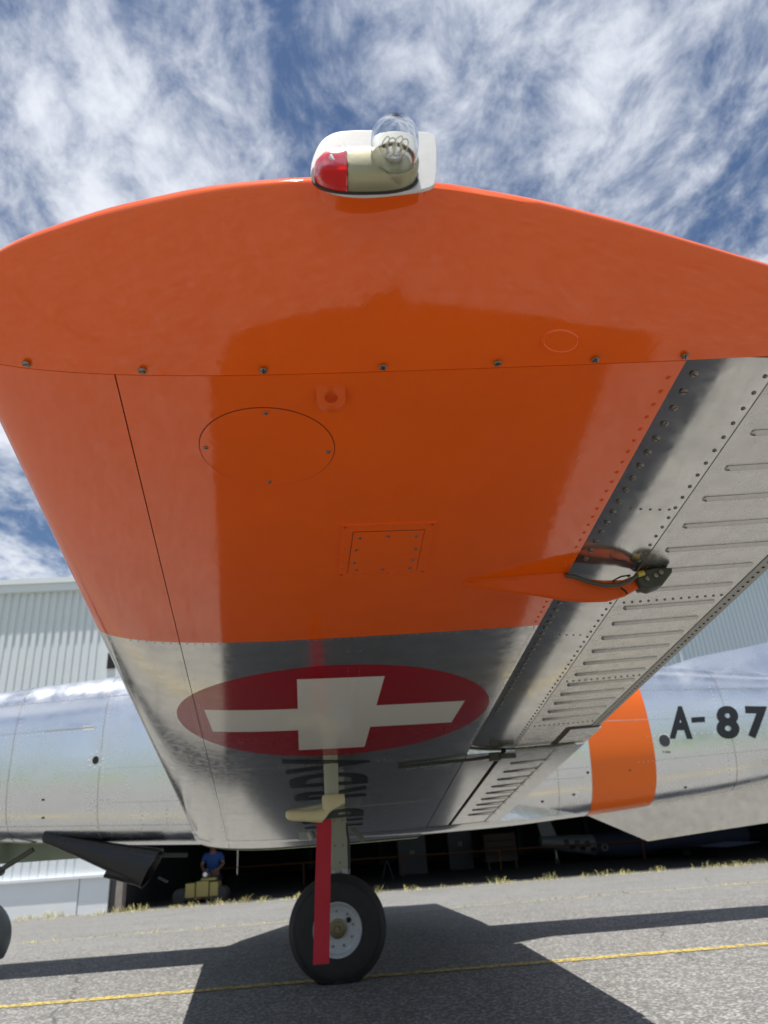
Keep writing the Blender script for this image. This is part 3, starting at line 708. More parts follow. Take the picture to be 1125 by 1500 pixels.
for X, z in ((1.30, .80), (1.52, .83), (2.33, .83)): side_rivets([(X, z)], 'side_fastener', .012, BLACKPAINT)
side_rivets([(-1.635, .82+.028*i) for i in range(34)] + [(-2.225, .86+.03*i) for i in range(30)] + [(-2.9+.035*i, 1.40+.001*i) for i in range(33)] + [(2.75, .9+.028*i) for i in range(24)], 'seam_rivets', .0038)
# drain hole with ring of rivets, grey disc marking
def side_disc(name, X, z, rad, material, off=.0015, sx=1.0):
    n = 28; v = [(X, fside(X, z)-off, z)]; f = []
    for k in (1, 2, 3):
        for i in range(n):
            a = 2*math.pi*i/n; xx, zz2 = X+rad*k/3*sx*math.cos(a), z+rad*k/3*math.sin(a); v.append((xx, fside(xx, zz2)-off, zz2))
    for i in range(n): f.append((0, 1+i, 1+(i+1) % n))
    for k in range(2):
        for i in range(n): a = 1+k*n; f.append((a+i, a+n+i, a+n+(i+1) % n, a+(i+1) % n))
    return obj(name, v, f, material, fus)
side_disc('drain_hole', -1.69, 1.235, .026, SLOT, .002, .8)
side_rivets([(-1.69+.045*math.cos(a), 1.235+.05*math.sin(a)) for a in linspace(0, 5.5, 8)], 'drain_rivets', .007)
side_disc('disc_border', 2.215, 1.135, .050, PLATE, .0012); side_disc('grey_disc', 2.215, 1.135, .040, MARKC, .0022)
# panel latch pieces at the cowling
stringer(-2.05, -1.72, 1.445, 1.452, 'cowl_latch_rail', .012, GREYMETAL, 8)
stringer(-1.80, -1.72, 1.448, 1.448, 'cowl_latch', .03, PLATE, 6)
stringer(-2.02, -2.0, .955, .955, 'cowl_pin', .12, BLACKPAINT, 3)

# lettering helper
def text_mesh(ch, bold=.018):
    cu = bpy.data.curves.new('t', 'FONT'); cu.body = ch; cu.offset = bold; cu.resolution_u = 6
    o = bpy.data.objects.new('t', cu); C.objects.link(o)
    dg = bpy.context.evaluated_depsgraph_get(); me = bpy.data.meshes.new_from_object(o.evaluated_get(dg))
    bpy.data.objects.remove(o); bm = bmesh.new(); bm.from_mesh(me)
    xs_ = [q.co.x for q in bm.verts]; ys_ = [q.co.y for q in bm.verts]
    x0, x1, y0, y1 = min(xs_), max(xs_), min(ys_), max(ys_)
    for q in bm.verts: q.co.x = (q.co.x-x0)/(x1-x0); q.co.y = (q.co.y-y0)/(y1-y0); q.co.z = 0
    bmesh.ops.triangulate(bm, faces=bm.faces)
    for _ in range(4):
        ed = [e for e in bm.edges if e.calc_length() > .14]
        if not ed: break
        bmesh.ops.subdivide_edges(bm, edges=ed, cuts=1); bmesh.ops.triangulate(bm, faces=bm.faces)
    return bm
def letter_on(ch, fn, name, material, parent, bold=.018):
    bm = text_mesh(ch, bold)
    for q in bm.verts: q.co = fn(q.co.x, q.co.y)
    me = bpy.data.meshes.new(name); bm.to_mesh(me); bm.free(); me.materials.append(material)
    return link(name, me, parent)
def side_fn(x0, x1, z0, z1, sl=.22, dz=-.03):     # lettering on the fuselage side
    def fn(u, v):
        z = z0+(z1-z0)*v; X = x0+(x1-x0)*u + sl*(z-z0); z += dz*u*(x1-x0)/.14*.3
        return (X, fside(X, z)-.0022, z)
    return fn
letter_on('A', side_fn(2.255, 2.425, 1.146, 1.370), 'marking_letter', BLACKPAINT, fus, .045)
v = []; f = []
for i in range(7):
    X = 2.445+.10*i/6
    for z in (1.245, 1.282): v.append((X+.2*(z-1.245), fside(X, z)-.0022, z))
f = [(2*i, 2*i+2, 2*i+3, 2*i+1) for i in range(6)]
obj('marking_dash', v, f, BLACKPAINT, fus, smooth=False)
letter_on('8', side_fn(2.605, 2.775, 1.128, 1.355), 'marking_digit', BLACKPAINT, fus, .045)
letter_on('7', side_fn(2.83, 3.0, 1.118, 1.342), 'marking_digit', BLACKPAINT, fus, .045)
letter_on('CBI', side_fn(2.185, 2.24, 1.055, 1.068, 0), 'small_stencil', BLACKPAINT, fus, .01)
# registration under the wing: letters run from the root to the tip, tops forward
for ch, y_ in (('H', 4.45), ('B', 4.12), ('-', 3.84), ('R', 3.55), ('D', 3.245), ('V', 2.955)):
    wd = .25 if ch != '-' else .12; hh = .337 if ch != '-' else .06
    xc = -.086-.012*(y_-2.95)
    def fn(u, v, y_=y_, wd=wd, hh=hh, xc=xc):
        X = xc+hh/2-hh*v; Y = y_+wd/2-wd*u; return (X, Y, zl(X, Y)-.0016)
    letter_on(ch, fn, 'registration_letter', BLACKPAINT, wing, .03)

# dorsal fillet, fin, tailplane, canopy, spinner
mb = MB(); rgs = []
for X, zt_, hw in ((2.45, 1.70, .01), (2.75, 1.775, .03), (3.2, 1.835, .035), (3.6, 1.90, .04), (3.9, 2.05, .04), (4.4, 2.65, .03), (4.85, 2.68, .012)):
    zb_ = fpar(X)[1]-.06; rgs.append([(X, 5.46-hw-.05, zb_), (X, 5.46-hw*.6, (zb_+zt_)/2), (X, 5.46, zt_), (X, 5.46+hw*.6, (zb_+zt_)/2), (X, 5.46+hw+.05, zb_)])
mb.rings(rgs).build('tail_fin', POLISH, AC)
for s in (-1, 1):
    rgs = []
    for d in linspace(0, 1.7, 6):
        x0, x1 = 3.75+.2*d, 4.75-.05*d; t = .05*(1-.5*d/1.7)
        rgs.append([(x0, 5.46+s*d, 1.5), (x0+.25*(x1-x0), 5.46+s*d, 1.5+t), (x1, 5.46+s*d, 1.5), (x0+.25*(x1-x0), 5.46+s*d, 1.5-t)])
    MB().rings(rgs).build('tailplane', SILVER, AC)
rgs = []
for X, h_, hw in ((-1.1, .02, .2), (-.75, .32, .29), (-.2, .47, .31), (.5, .47, .31), (1.1, .3, .27), (1.55, .03, .15)):
    zb_ = fpar(X)[1]-.07; rgs.append([(X, 5.46-hw*math.cos(a), zb_+(h_+.07)*math.sin(a)) for a in linspace(0, math.pi, 13)])
MB().rings(rgs).build('cockpit_canopy', CANOPY, AC)
MB().lathe([(.19, 0), (.185, .08), (.15, .2), (.09, .3), (.03, .36), (1e-5, .37)], Matrix.Translation((-3.35, 5.46, 1.27)) @ Matrix.Rotation(R(-90), 4, 'Y'), 28).build('spinner', POLISH, AC)
for s in (0, 1, 2):
    MP = Matrix.Translation((-3.5, 5.46, 1.27)) @ Matrix.Rotation(s*2*math.pi/3+R(90), 4, 'X')
    MB().rings([[MP @ Vector(q) for q in ((-.02*k, -.06*k, zq), (.02*k, -.01, zq), (.02*k, .06*k, zq), (-.02*k, .01, zq))] for zq, k in ((.12, .6), (.35, 1.1), (.7, 1.1), (1.02, .7), (1.08, .3))]).build('propeller_blade', BLACKSHEET, AC)
# belly keel fin, polished, sides leaning inwards towards its lower edge
rgs = []
for X, zb_ in ((1.60, .735), (1.85, .615), (2.09, .500), (2.5, .530), (2.99, .564), (3.6, .66), (4.2, .80)):
    zt_ = max(fpar(X)[2]+.10, zb_+.02); hw = .006+(zt_-zb_)*.17
    rgs.append([(X, 5.46-hw, zt_), (X, 5.46-.005, zb_), (X, 5.46+.005, zb_), (X, 5.46+hw, zt_)])
keel = MB().rings(rgs).build('keel_fin', SILVER, AC, sharp=20)
# wing root fillet under the fuselage
rgs = []
for X in linspace(-1.0, 1.75, 26):
    k_ = max(0, (X-.90)/.85); zb_ = fpar(X)[2]; y0 = 4.93+.42*k_**.7; z0 = zl(min(max(X, LE(4.93)), .93), 4.93)-.001; z0 += (zb_+.03-z0)*k_
    rgs.append([(X, y0+2*(5.46-y0)*t, z0+(zb_-.008*(1-k_)+.004*k_-z0)*math.sin(math.pi*t)**.6) for t in linspace(0, 1, 11)] + [(X, 5.46, 1.0)])
MB().rings(rgs).build('wing_root_fairing', SILVER, AC, sharp=40)
# black exhaust trumpet under the nose
rgs = []; n = 28
for t in linspace(0, 1, 14):
    X = -2.02+.70*t; cz_ = .785-.23*t; ry = .05+.06*t; rz = .035+.078*t**1.3; sh = .06*t
    rgs.append([(X+sh*math.sin(a), 5.24+.05*t+ry*math.cos(a), cz_+rz*math.sin(a)) for a in [2*math.pi*i/n for i in range(n)]])
inn = [[(x-.002, 5.29+(y-5.29)*.93, .555+(z-.555)*.93) for x, y, z in rgs[-1]], [(x-.25, 5.29+(y-5.29)*.7, .60+(z-.555)*.7) for x, y, z in rgs[-1]]]
MB().rings(rgs+inn, True, True).build('exhaust_trumpet', BLACKSHEET, AC, sharp=50)
MB().tube([(-1.62, 5.3, .66), (-1.25, 5.3, .63), (-1.10, 5.31, .62)], .014, 8).tube([(-1.28, 5.3, .50), (-1.22, 5.3, .47)], .008, 8).build('drain_pipe', BLACKSHEET, AC)
# nose gear door, leg, wheel
MB().box((-3.0, 5.60, .645), (-1.83, 5.615, .80)).build('nose_gear_door', GREENREFL, AC, smooth=False)
MB().box((-1.83, 5.59, .64), (-1.765, 5.62, .675)).build('door_stop', DIRTY, AC, smooth=False)
MB().tube([(-2.47, 5.46, .85), (-2.47, 5.46, .5), (-2.47, 5.52, .40), (-2.47, 5.52, .22)], [.045, .04, .03, .03], 14).build('nose_gear_leg', GREYMETAL, AC)
MB().tube([(-2.15, 5.40, .72), (-2.37, 5.40, .595), (-2.47, 5.42, .56)], .017, 10).build('drag_brace', OLIVE, AC)
MB().tube([(-2.355, 5.385, .60), (-2.355, 5.425, .60)], .03, 14).build('brace_pivot', BLACKSHEET, AC)
def wheel(name, cx, cy, rad, width, rim, parent, flat=.0):
    M = Matrix.Translation((cx, cy, rad-flat)) @ Matrix.Rotation(R(90), 4, 'X')     # local z = towards the camera (-Y)
    pr = []; n = 26
    for i in range(n+1):
        a = math.pi*(i/n); q = .62
        z = math.cos(a); s_ = math.sin(a)
        pr.append((rim*.98+(rad-rim*.98)*abs(s_)**.55, width/2*(abs(z)**.8)*(1 if z > 0 else -1)))
    pq = []
    for (ra, za), (rb, zb) in zip(pr[:-1], pr[1:]):
        pq.append((ra, za))
        for g in (-.055, -.02, .02, .055):          # tread grooves
            gz = g*width/.185
            if min(za, zb) < gz <= max(za, zb): rg_ = ra+(rb-ra)*(gz-za)/(zb-za); w2 = .0028 if za < zb else -.0028; pq += [(rg_, gz-w2), (rg_-.006, gz-w2*.7), (rg_-.006, gz+w2*.7), (rg_, gz+w2)]
        if .40 < abs(za)/width < .47: pq += [(ra+(rb-ra)*.4, za+(zb-za)*.4), (ra+(rb-ra)*.5, za+(zb-za)*.5+math.copysign(.0022, za)), (ra+(rb-ra)*.6, za+(zb-za)*.6)]
    pr = pq+[pr[-1]]
    mb = MB(); mb.lathe(pr+[pr[0]], M, 72)
    mb.f = [q for q in mb.f if len(q) <= 4]
    mb.v = [(x, y, max(z, .0015) if z > .012 else .0015) for x, y, z in mb.v]
    # a little bulge beside the ground contact
    ty = mb.build(name, RUBBER, parent, sharp=50); return ty, M
ww, WM = wheel('nose_wheel', -2.50, 5.46, .205, .13, .10, AC)
MB().lathe([(.10, -.05), (.10, .05), (.08, .04), (.03, .045), (1e-5, .045)], WM, 28).build('wheel_rim', WHEELPAINT, ww)
rgs = []
for a in linspace(R(-30), R(120), 18):
    rgs.append([(-2.50+rr*math.cos(a), 5.46+yy2, .205+rr*math.sin(a)) for rr, yy2 in ((.222, -.085), (.235, -.05), (.235, .05), (.222, .085), (.216, .08), (.228, .045), (.228, -.045), (.216, -.08))])
MB().rings(rgs).build('mudguard', MUDG, AC, sharp=50)
# main gear
WX, WY, WR = -.093, 4.235, .252
mw, WM = wheel('main_wheel', WX, WY, WR, .185, .128, AC, .016)
MB().lathe([(.128, -.06), (.132, .075), (.130, .085), (.120, .087), (.112, .078), (.106, .060), (.099, .056), (.0985, .050), (.092, .049), (.0915, .042), (.05, .034), (.044, .036)], WM, 48).build('wheel_rim', WHEELPAINT, mw, sharp=30)
MB().lathe([(.046, .033), (.044, .050), (.034, .052), (.031, .058), (.022, .059), (.020, .052), (.011, .052), (.010, .062), (1e-5, .062)], WM, 32).build('hub_cap', HUBBRASS, mw, sharp=25)
for k in range(9):
    a = 2*math.pi*k/9+.2
    MB().lathe([(.0065, .036), (.0065, .050), (1e-5, .050)], WM @ Matrix.Translation((.080*math.cos(a), .080*math.sin(a), 0)), 6).build('wheel_bolt', STEEL, mw, sharp=20)
MB().lathe([(.013, .04), (.013, .0445), (1e-5, .0445)], WM @ Matrix.Translation((.058, .036, 0)), 12).build('wheel_hole', SLOT, mw)
MB().lathe([(.118, -.10), (.118, -.055), (.05, -.055)], WM, 32).build('brake_drum', BLACKSHEET, mw)
leg = MB().tube([(-.072, 4.36, .86), (-.075, 4.36, .52)], [.046, .046], 20).tube([(-.075, 4.36, .52), (-.078, 4.36, .33), (-.085, 4.355, .22)], [.034, .034, .04], 18).build('main_gear_leg', MASTGREY, AC)
MB().box((-.112, 4.305, .50), (-.032, 4.33, .78)).build('leg_cover', MASTGREY, leg, smooth=False)
MB().lathe([(.052, 0), (.056, .01), (.056, .035), (.05, .045)], Matrix.Translation((-.075, 4.36, .475)), 20).build('leg_collar', GREYMETAL, leg)
MB().tube([(-.085, 4.36, .236), (-.088, 4.25, .236)], .025, 14).build('axle', GREYMETAL, leg)
MB().box((-.062, 4.30, .455), (-.03, 4.34, .505)).build('torque_link', WHEELPAINT, leg, smooth=False)
for bx_, bz_ in ((-.095, .745), (-.05, .745), (-.095, .62), (-.05, .62), (-.072, .535)):
    MB().lathe([(.006, 0), (.006, .004), (.003, .006), (1e-5, .006)], Matrix.Translation((bx_, 4.305, bz_)) @ Matrix.Rotation(R(90), 4, 'X'), 8).build('bolt', STEEL, leg)
MB().tube([(-.03, 4.33, .73), (-.018, 4.31, .62), (-.022, 4.31, .52), (-.04, 4.33, .44)], .006, 8).build('brake_line', BLACKPL, leg)
MB().tube([(-.145, 4.36, .78), (-.152, 4.33, .56), (-.14, 4.34, .46), (-.12, 4.36, .36)], .009, 8).build('brake_hose', BLACKPL, leg)
MB().tube([(.0, 4.40, .70), (.045, 4.38, .655), (.062, 4.37, .635)], [.012, .012, .016], 10).build('gear_actuator', GREYMETAL, leg)
MB().box((-.30, 4.45, .66), (-.12, 4.52, .70)).tube([(-.24, 4.40, .70), (-.22, 4.40, .66)], .02, 8).build('door_bracket', GREYMETAL, AC)

# pitot mast (aircraft) and its cover with ribbon (a thing of its own)
PX, PYY = -.072, 2.95
MB().rings([[(PX+rx*math.cos(a), PYY+ry*math.sin(a), z) for a in [2*math.pi*i/16 for i in range(16)]] for z, rx, ry in ((.93, .030, .016), (.905, .028, .013), (.80, .027, .012), (.76, .024, .012))]).tube([(PX+.01, PYY, .775), (PX-.15, PYY, .757)], .010, 10).build('pitot_mast', MASTGREY, AC)
PCV = empty('pitot_cover', (PX, PYY, .70), 'cream pitot tube cover with long red streamer hanging under the wing', 'pitot cover')
cov = MB(); rgs = []
def rr_ring(c_, ax, hx, hy, n=20):
    return [Vector(c_)+Vector(ax[0])*hx*math.copysign(abs(math.cos(a))**.75, math.cos(a))+Vector(ax[1])*hy*math.copysign(abs(math.sin(a))**.75, math.sin(a)) for a in [2*math.pi*i/n for i in range(n)]]
X_, Y_, Z_ = (1, 0, 0), (0, 1, 0), (0, 0, 1)
path = [((PX+.006, PYY, .808), X_, .040, .026), ((PX+.006, PYY, .800), X_, .044, .030), ((PX+.006, PYY, .775), X_, .044, .031), ((PX+.002, PYY, .755), (.9, 0, .35), .044, .031), ((PX-.012, PYY, .744), (.65, 0, .75), .040, .030), ((PX-.036, PYY, .7385), (.25, 0, .97), .028, .026), ((PX-.065, PYY, .737), Z_, .0225, .022), ((PX-.11, PYY, .741), Z_, .0205, .020), ((PX-.150, PYY, .745), Z_, .0205, .020), ((PX-.168, PYY, .747), Z_, .017, .017), ((PX-.176, PYY, .748), Z_, .009, .009)]
for c_, ax, hx, hy in path: rgs.append(rr_ring(c_, (Vector(ax).normalized(), Y_), hx, hy))
cv = MB().rings(rgs).build('cover_boot', CREAM, PCV, sharp=60)
mb = MB(); rgs = []
for t in linspace(0, 1, 24):
    z = .722-.467*t; cx_ = -.103-.024*t; bow = .006*math.sin(t*5+1)+.004*math.sin(t*11); hw = .0285; tw = .06*math.sin(t*3)
    a = Vector((cx_-hw*math.cos(tw), PYY+bow-hw*math.sin(tw), z)); b = Vector((cx_+hw*math.cos(tw), PYY+bow+hw*math.sin(tw), z))
    rgs.append([a, b, b+Vector((0, .0016, 0)), a+Vector((0, .0016, 0))])
mb.rings(rgs).build('red_streamer', RIBBON, PCV, sharp=60)

# ------------------------------------------------------------------ hangar
HY0 = 18.3
hangar = empty('hangar', (0, HY0, GZ), 'white corrugated hangar with wide dark open doorway behind the aircraft', 'hangar')
def corrugated(name, x0, x1, z0, z1, y, pitch, depth, material, parent):
    v = []; xs_ = []; x = x0
    while x < x1:
        for fr_, d in ((0, 0), (.55, 0), (.66, depth), (.89, depth)):
            if x+fr_*pitch <= x1: xs_.append((x+fr_*pitch, d))
        x += pitch
    for x, d in xs_: v += [(x, y+d, z0), (x, y+d, z1)]
    f = [(2*i, 2*i+2, 2*i+3, 2*i+1) for i in range(len(xs_)-1)]
    return obj(name, v, f, material, parent, smooth=False)
corrugated('cladding', -32, -6.15, .28, 7.1, HY0, .195, .045, WHITEWALL, hangar)
corrugated('door_header_cladding', -6.0, 24, 1.9, 7.1, HY0+.25, .122, .028, CLAD2, hangar)
MB().box((-6.15, HY0-.03, -.52), (-5.50, HY0+.2, 7.08)).build('corner_flashing', WHITEFLAT, hangar, smooth=False)
MB().box((-32, HY0-.12, 7.08), (24, HY0+.25, 7.35)).box((-32, HY0-.17, 7.28), (24, HY0-.12, 7.42)).build('fascia', WHITEFLAT, hangar, smooth=False)
MB().box((-32, HY0-.04, -.55), (-6.17, HY0+.1, .22)).build('base_panel', WHITEFLAT, hangar, smooth=False)
MB().box((-32, HY0-.10, .22), (-5.49, HY0+.1, .28)).build('base_ledge', WHITEFLAT, hangar, smooth=False)
MB().box((-5.49, HY0+.02, -.52), (-5.36, HY0+.5, 3.2)).build('door_track_post', BLACKPL, hangar, smooth=False)
MB().box((-5.35, HY0+.0, -.52), (-5.20, HY0+.3, 3.2)).build('door_post', POST, hangar, smooth=False)
MB().box((-6.02, HY0-.06, 4.95), (-5.82, HY0-.032, 5.35)).build('wall_vent', SLOT, hangar, smooth=False)
MB().box((8.93, HY0+.18, 3.6), (8.98, HY0+.24, 7.05)).build('downpipe', CLAD2, hangar, smooth=False)
D2 = 36
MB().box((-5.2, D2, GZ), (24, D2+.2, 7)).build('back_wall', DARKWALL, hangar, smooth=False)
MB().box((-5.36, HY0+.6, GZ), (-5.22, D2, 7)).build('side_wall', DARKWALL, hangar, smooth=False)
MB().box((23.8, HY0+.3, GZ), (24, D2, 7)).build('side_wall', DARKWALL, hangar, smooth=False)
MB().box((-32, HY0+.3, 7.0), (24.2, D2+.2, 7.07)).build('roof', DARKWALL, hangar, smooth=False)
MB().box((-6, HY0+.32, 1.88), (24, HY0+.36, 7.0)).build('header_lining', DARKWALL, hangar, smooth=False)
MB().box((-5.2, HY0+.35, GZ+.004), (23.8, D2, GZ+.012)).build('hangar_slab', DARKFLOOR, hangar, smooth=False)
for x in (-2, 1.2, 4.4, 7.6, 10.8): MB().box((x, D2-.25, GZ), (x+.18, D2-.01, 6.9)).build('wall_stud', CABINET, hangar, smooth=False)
rl = MB().tube([(-4.6, 24, .09), (9.5, 24, .02)], .022, 10)
for x in (-4.5, -1.5, 1.5, 4.5, 9): rl.tube([(x, 24.05, GZ), (x, 24.05, .06)], .025, 8)
tag(rl.build('barrier_rail', RAILC), 'thin orange rail running across the dark hangar opening', 'rail')
def cabinet(x, y, w_, d_, h_, label, m_):
    e_ = empty('storage_cabinet', (x, y, GZ), label, 'cabinet')
    MB().box((x-w_/2, y-d_/2, GZ+.012), (x+w_/2, y+d_/2, GZ+h_)).build('carcass', m_, e_, smooth=False)
    for s in (-1, 1): 
        MB().box((x+s*w_/4-w_/4+.015, y-d_/2-.02, GZ+.08), (x+s*w_/4+w_/4-.015, y-d_/2-.001, GZ+h_-.04)).build('door', m_, e_, smooth=False)
    for s in (-1, 1): MB().box((x+s*.04-.01, y-d_/2-.035, GZ+h_*.5), (x+s*.04+.01, y-d_/2-.021, GZ+h_*.6)).build('handle', STEEL, e_, smooth=False)
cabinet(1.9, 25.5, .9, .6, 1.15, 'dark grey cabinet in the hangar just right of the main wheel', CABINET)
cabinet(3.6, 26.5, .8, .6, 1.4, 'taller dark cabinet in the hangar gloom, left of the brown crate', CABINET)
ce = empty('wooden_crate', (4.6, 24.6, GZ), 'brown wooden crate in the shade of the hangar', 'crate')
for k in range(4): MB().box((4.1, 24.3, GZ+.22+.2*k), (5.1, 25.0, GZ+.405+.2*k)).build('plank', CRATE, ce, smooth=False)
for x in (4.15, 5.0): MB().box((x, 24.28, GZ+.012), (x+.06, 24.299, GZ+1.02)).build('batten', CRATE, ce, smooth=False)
se = empty('step_stool', (1.0, 23, GZ), 'small grey trestle standing in the dark hangar', 'trestle')
for s in (-1, 1): MB().tube([(.98+s*.16, 23, GZ+.01), (.98+s*.02, 23, GZ+.5)], .014, 8).build('leg', CABINET, se)
MB().box((.94, 22.95, GZ+.49), (1.02, 23.05, GZ+.515)).build('top', CABINET, se, smooth=False)

# second aircraft inside the hangar, with checkered rear fuselage
PA = empty('checkered_aircraft', (7, 24.5, GZ), 'pale aircraft with black and white checks parked in dark hangar', 'aircraft')
PS = [(5.95, .22, .17, .17), (6.3, .26, .13, .2), (6.9, .33, .06, .26), (7.6, .40, -.02, .32), (8.5, .46, -.05, .38), (10, .5, .0, .42), (11.5, .46, .02, .4), (12.6, .3, .0, .3)]
rgs = [[(x, 24.6+w_*math.cos(a), zc_+h_*math.sin(a)) for a in [2*math.pi*i/28 for i in range(28)]] for x, w_, zc_, h_ in PS]
pf = MB().rings(rgs).build('fuselage', [GREYPAINT, NAVY], PA)
for pl in pf.data.polygons:
    if pl.center.x > 7.5 or pl.center.z < -.12-.1*(pl.center.x-6): pl.material_index = 1
pa_ = np.array(PS)
def pside(x, z):
    w_, zc_, h_ = [float(np.interp(x, pa_[:, 0], pa_[:, k])) for k in (1, 2, 3)]; return 24.6-w_*math.sqrt(max(0, 1-((z-zc_)/h_)**2))
for k in range(6):
    for j in range(2):
        if (k+j) % 2: continue
        x0, z0 = 6.62+.16*k, .20-.17*j-.02*k
        v = [(x, pside(x, z)-.004, z) for x in (x0, x0+.08, x0+.16) for z in (z0, z0-.085, z0-.17)]
        obj('check_square', v, [(i*3+q, i*3+q+1, i*3+q+4, i*3+q+3) for i in range(2) for q in range(2)], CHECKB, PA)
for rad, m_ in ((.15, CHECKB), (.11, GREYPAINT), (.06, CHECKB)):
    v = [(7.85, pside(7.85, -.1)-.006-.001/rad*.1, -.1)] + [(7.85+rad*math.cos(a), pside(7.85+rad*math.cos(a), -.1+rad*math.sin(a))-.006-.0012/rad*.1, -.1+rad*math.sin(a)) for a in [2*math.pi*i/24 for i in range(24)]]
    obj('roundel_ring', v, [(0, 1+i, 1+(i+1) % 24) for i in range(24)], m_, PA)
MB().rings([[(6.0, 24.58, .3), (6.0, 24.62, .3), (6.5, 24.62, .3), (6.5, 24.58, .3)], [(5.8, 24.59, 1.4), (5.8, 24.61, 1.4), (6.15, 24.61, 1.4), (6.15, 24.59, 1.4)]]).build('tail_fin', GREYPAINT, PA)
MB().rings([[(9.4, y, -.25+.03*abs(y-24.6)) , (10.2, y, -.18+.03*abs(y-24.6)), (11.2, y, -.25+.03*abs(y-24.6)), (10.2, y, -.32+.03*abs(y-24.6))] for y in (21.0, 24.6, 28.2)]).build('wing', NAVY, PA)
MB().tube([(10.4, 24.2, -.3), (10.4, 24.2, GZ+.1)], .05, 8).tube([(6.4, 24.6, 0), (6.4, 24.6, GZ+.1)], .03, 8).build('gear_leg', GREYMETAL, PA)
for x, y, q in ((10.4, 24.2, .12), (6.4, 24.6, .08)): MB().lathe([(q*.5, -.05), (q, -.03), (q, .03), (q*.5, .05)], Matrix.Translation((x, y, GZ+q+.012)) @ Matrix.Rotation(R(90), 4, 'X'), 20).build('wheel', RUBBER, PA)

# yellow and black power cart just inside the door
cx0, cy0 = -3.62, 19.4
cart = empty('power_cart', (cx0, cy0, GZ), 'low yellow and black cart in the doorway, in front of the person in blue', 'cart')
for k, (a, b) in enumerate(((-.36, -.14), (-.11, .18), (.21, .40))):
    MB().box((cx0+a, cy0-.25, GZ+.14), (cx0+b, cy0+.25, GZ+.46-.03*(k != 1))).build('yellow_tank', YELLOWP, cart, smooth=False)
MB().box((cx0-.46, cy0-.22, GZ+.09), (cx0+.5, cy0+.22, GZ+.139)).build('chassis', BLACKPL, cart, smooth=False)
for a in (-.5, .46):
    for b in (-.2, .2): MB().lathe([(.05, -.05), (.16, -.04), (.16, .04), (.05, .05)], Matrix.Translation((cx0+a, cy0+b, GZ+.172)) @ Matrix.Rotation(R(90), 4, 'X'), 18).build('wheel', RUBBER, cart)
MB().box((cx0-.02, cy0-.15, GZ+.47), (cx0+.33, cy0+.1, GZ+.52)).build('lid', YELLOWP, cart, smooth=False)
MB().lathe([(.12, 0), (.13, .05), (.1, .12), (.05, .15), (.05, .2), (1e-5, .2)], Matrix.Translation((cx0+.1, cy0-.05, GZ+.521)), 18).build('engine', BLACKPL, cart)
MB().lathe([(.05, 0), (.05, .05), (1e-5, .055)], Matrix.Translation((cx0+.08, cy0-.16, GZ+.60)) @ Matrix.Rotation(R(90), 4, 'X'), 14).build('air_filter', PLATE, cart)
MB().tube([(cx0-.14, cy0-.26, GZ+.11), (cx0+.02, cy0-.26, GZ+.11)], .035, 10).build('orange_lamp', RAILC, cart)

# kneeling person in a blue shirt, head bowed over the cart
PP = Vector((-3.50, 20.05, GZ+.012))
person = empty('person', PP, 'person in blue short sleeved shirt bent over a cart inside the hangar', 'person')
def skinned(name, joints, edges, material, root=0, lvl=2):
    me = bpy.data.meshes.new(name); me.from_pydata([tuple(PP+Vector(j[:3])) for j in joints], edges, []); me.materials.append(material)
    o = link(name, me, person)
    sk = o.modifiers.new('skin', 'SKIN'); sk.use_smooth_shade = True
    if not me.skin_vertices:
        bpy.context.view_layer.objects.active = o; o.select_set(True); bpy.ops.mesh.customdata_skin_add(); o.select_set(False)
    for i, j in enumerate(joints):
        rr = j[3]; me.skin_vertices[0].data[i].radius = rr if isinstance(rr, tuple) else (rr, rr)
        me.skin_vertices[0].data[i].use_root = (i == root)
    sd = o.modifiers.new('sub', 'SUBSURF'); sd.levels = lvl; sd.render_levels = lvl
    return o
# hips, belly, chest, neck, head... (x, y, z, radius); faces -Y
body = [(0, .05, .52, .13), (0, .02, .72, .13), (0, -.04, .92, .14), (0, -.10, 1.07, .06), (0, -.15, 1.15, .075), (0, -.18, 1.24, .085),
        (-.17, -.05, .99, .06), (-.27, -.10, .78, .045), (-.16, -.36, .66, .035), (-.09, -.46, .645, .035), (.17, -.05, .99, .06), (.27, -.10, .78, .045), (.16, -.36, .66, .035), (.09, -.46, .645, .035),
        (-.1, .04, .46, .09), (-.13, -.05, .09, .065), (-.13, .38, .07, .05), (-.13, .46, .10, .04), (.1, .04, .46, .09), (.13, -.05, .09, .065), (.13, .38, .07, .05), (.13, .46, .10, .04)]
ed = [(0, 1), (1, 2), (2, 3), (3, 4), (4, 5), (2, 6), (6, 7), (7, 8), (8, 9), (2, 10), (10, 11), (11, 12), (12, 13), (0, 14), (14, 15), (15, 16), (16, 17), (0, 18), (18, 19), (19, 20), (20, 21)]
skinned('body', body, ed, SKIN)
skinned('shirt', [(0, .05, .55, (.165, .14)), (0, .02, .72, (.165, .145)), (0, -.04, .92, (.18, .15)), (0, -.08, 1.03, .085), (-.18, -.05, .99, .085), (-.245, -.085, .84, .07), (.18, -.05, .99, .085), (.245, -.085, .84, .07)], [(0, 1), (1, 2), (2, 3), (2, 4), (4, 5), (2, 6), (6, 7)], BLUE)
skinned('trousers', [(0, .05, .53, (.16, .14)), (-.1, .04, .44, .115), (-.13, -.05, .10, .085), (-.13, .36, .08, .065), (.1, .04, .44, .115), (.13, -.05, .10, .085), (.13, .36, .08, .065)], [(0, 1), (1, 2), (2, 3), (0, 4), (4, 5), (5, 6)], NAVY)
HM = Matrix.Translation(PP+Vector((0, -.175, 1.225))) @ Matrix.Rotation(R(35), 4, 'X')
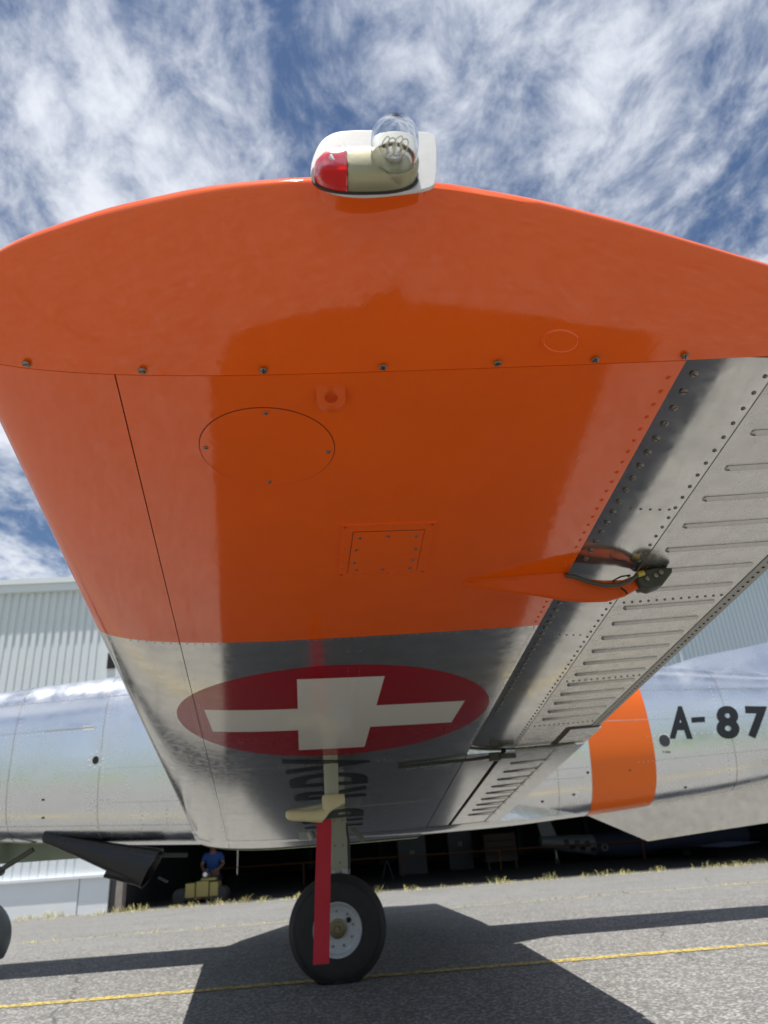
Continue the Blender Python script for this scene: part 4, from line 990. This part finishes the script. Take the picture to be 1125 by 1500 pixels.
MB().lathe([(.096, .0), (.099, .04), (.085, .085), (.05, .112), (1e-5, .12)], HM @ Matrix.Translation((0, .012, 0)), 20).build('hair', HAIR, person)
MB().tube([HM @ Vector((0, -.085, .0)), HM @ Vector((0, -.112, -.035))], [.011, .016], 8).build('nose', SKIN, person)
for s in (-1, 1):
    MB().tube([HM @ Vector((s*.034, -.082, .012)), HM @ Vector((s*.034, -.090, .012))], .011, 8).build('eye', HAIR, person)
    MB().tube([HM @ Vector((s*.088, .0, -.01)), HM @ Vector((s*.10, .01, -.005))], .022, 8).build('ear', SKIN, person)
    for k in range(4):
        b = PP+Vector((s*(.115-.022*k), -.475, .645)); MB().tube([b, b+Vector((0, -.045, -.004)), b+Vector((0, -.07, -.03)), b+Vector((0, -.068, -.05+.004*k))], [.010, .0095, .009, .008], 8).build('finger', SKIN, person)
    b = PP+Vector((s*.055, -.45, .65)); MB().tube([b, b+Vector((-s*.012, -.035, .004)), b+Vector((-s*.01, -.06, -.012))], [.011, .010, .009], 8).build('thumb', SKIN, person)
MB().tube([HM @ Vector((-.025, -.088, -.062)), HM @ Vector((.025, -.088, -.062))], .006, 6).build('mouth', HAIR, person)

# ------------------------------------------------------------------ weeds along the hangar and in the joint
def weeds(name, pts, label):
    v = []; f = []
    for x, y, n_, h_ in pts:
        z = ground_z(y)
        for k in range(n_):
            a = random.uniform(0, 6.28); bx, by = x+random.gauss(0, .09), y+random.gauss(0, .03); hh_ = h_*random.uniform(.4, 1.2); lean = random.uniform(.1, 1.3)*hh_; wd = random.uniform(.003, .008)
            dx, dy = math.cos(a), math.sin(a); i0 = len(v)
            v += [(bx-dy*wd, by+dx*wd, z), (bx+dy*wd, by-dx*wd, z), (bx+dx*lean*.4+dy*wd*.7, by+dy*lean*.4-dx*wd*.7, z+hh_*.6), (bx+dx*lean*.4-dy*wd*.7, by+dy*lean*.4+dx*wd*.7, z+hh_*.6), (bx+dx*lean, by+dy*lean, z+hh_)]
            f += [(i0, i0+1, i0+2, i0+3), (i0+3, i0+2, i0+4)]
    o = obj(name, v, f, WEED, smooth=False); o['kind'] = 'stuff'; o['label'] = label; o['category'] = 'weeds'; return o
pts = []
x = -9.0
while x < 14:
    big = random.random(); pts.append((x, 18.1+random.uniform(-.1, .12), 8 if big < .6 else 22, .045 if big < .6 else random.uniform(.07, .17))); x += random.uniform(.05, .32)
weeds('dry_weeds', pts, 'dry yellow weeds along the foot of the hangar')
pts = []
x = -6.0
while x < 8:
    yj = 8.3+(x+3.5)*.117
    if random.random() < .7: pts.append((x, yj+random.gauss(0, .02), random.choice((3, 5, 9)), random.uniform(.012, .035)))
    x += random.uniform(.05, .22)
for k in range(60): xx = random.uniform(-8, -4); pts.append((xx, 16.2+(xx+8)*.35+random.gauss(0, .15), 6, .03))
weeds('joint_weeds', pts, 'low yellow weeds growing in the pavement joint')
# pavement joint: a shallow sealed crack line
v = []; f = []
for i in range(60):
    x = -9+i*.32; yj = 8.3+(x+3.5)*.117+random.uniform(-.015, .015); wd = random.uniform(.02, .055)
    v += [(x, yj-wd, ground_z(yj)+.004), (x, yj+wd, ground_z(yj+wd)+.0045)]
f = [(2*i, 2*i+2, 2*i+3, 2*i+1) for i in range(59)]
structure(obj('pavement_joint', v, f, worn_paint('dusty_joint', (.46, .41, .24), .44), smooth=False))
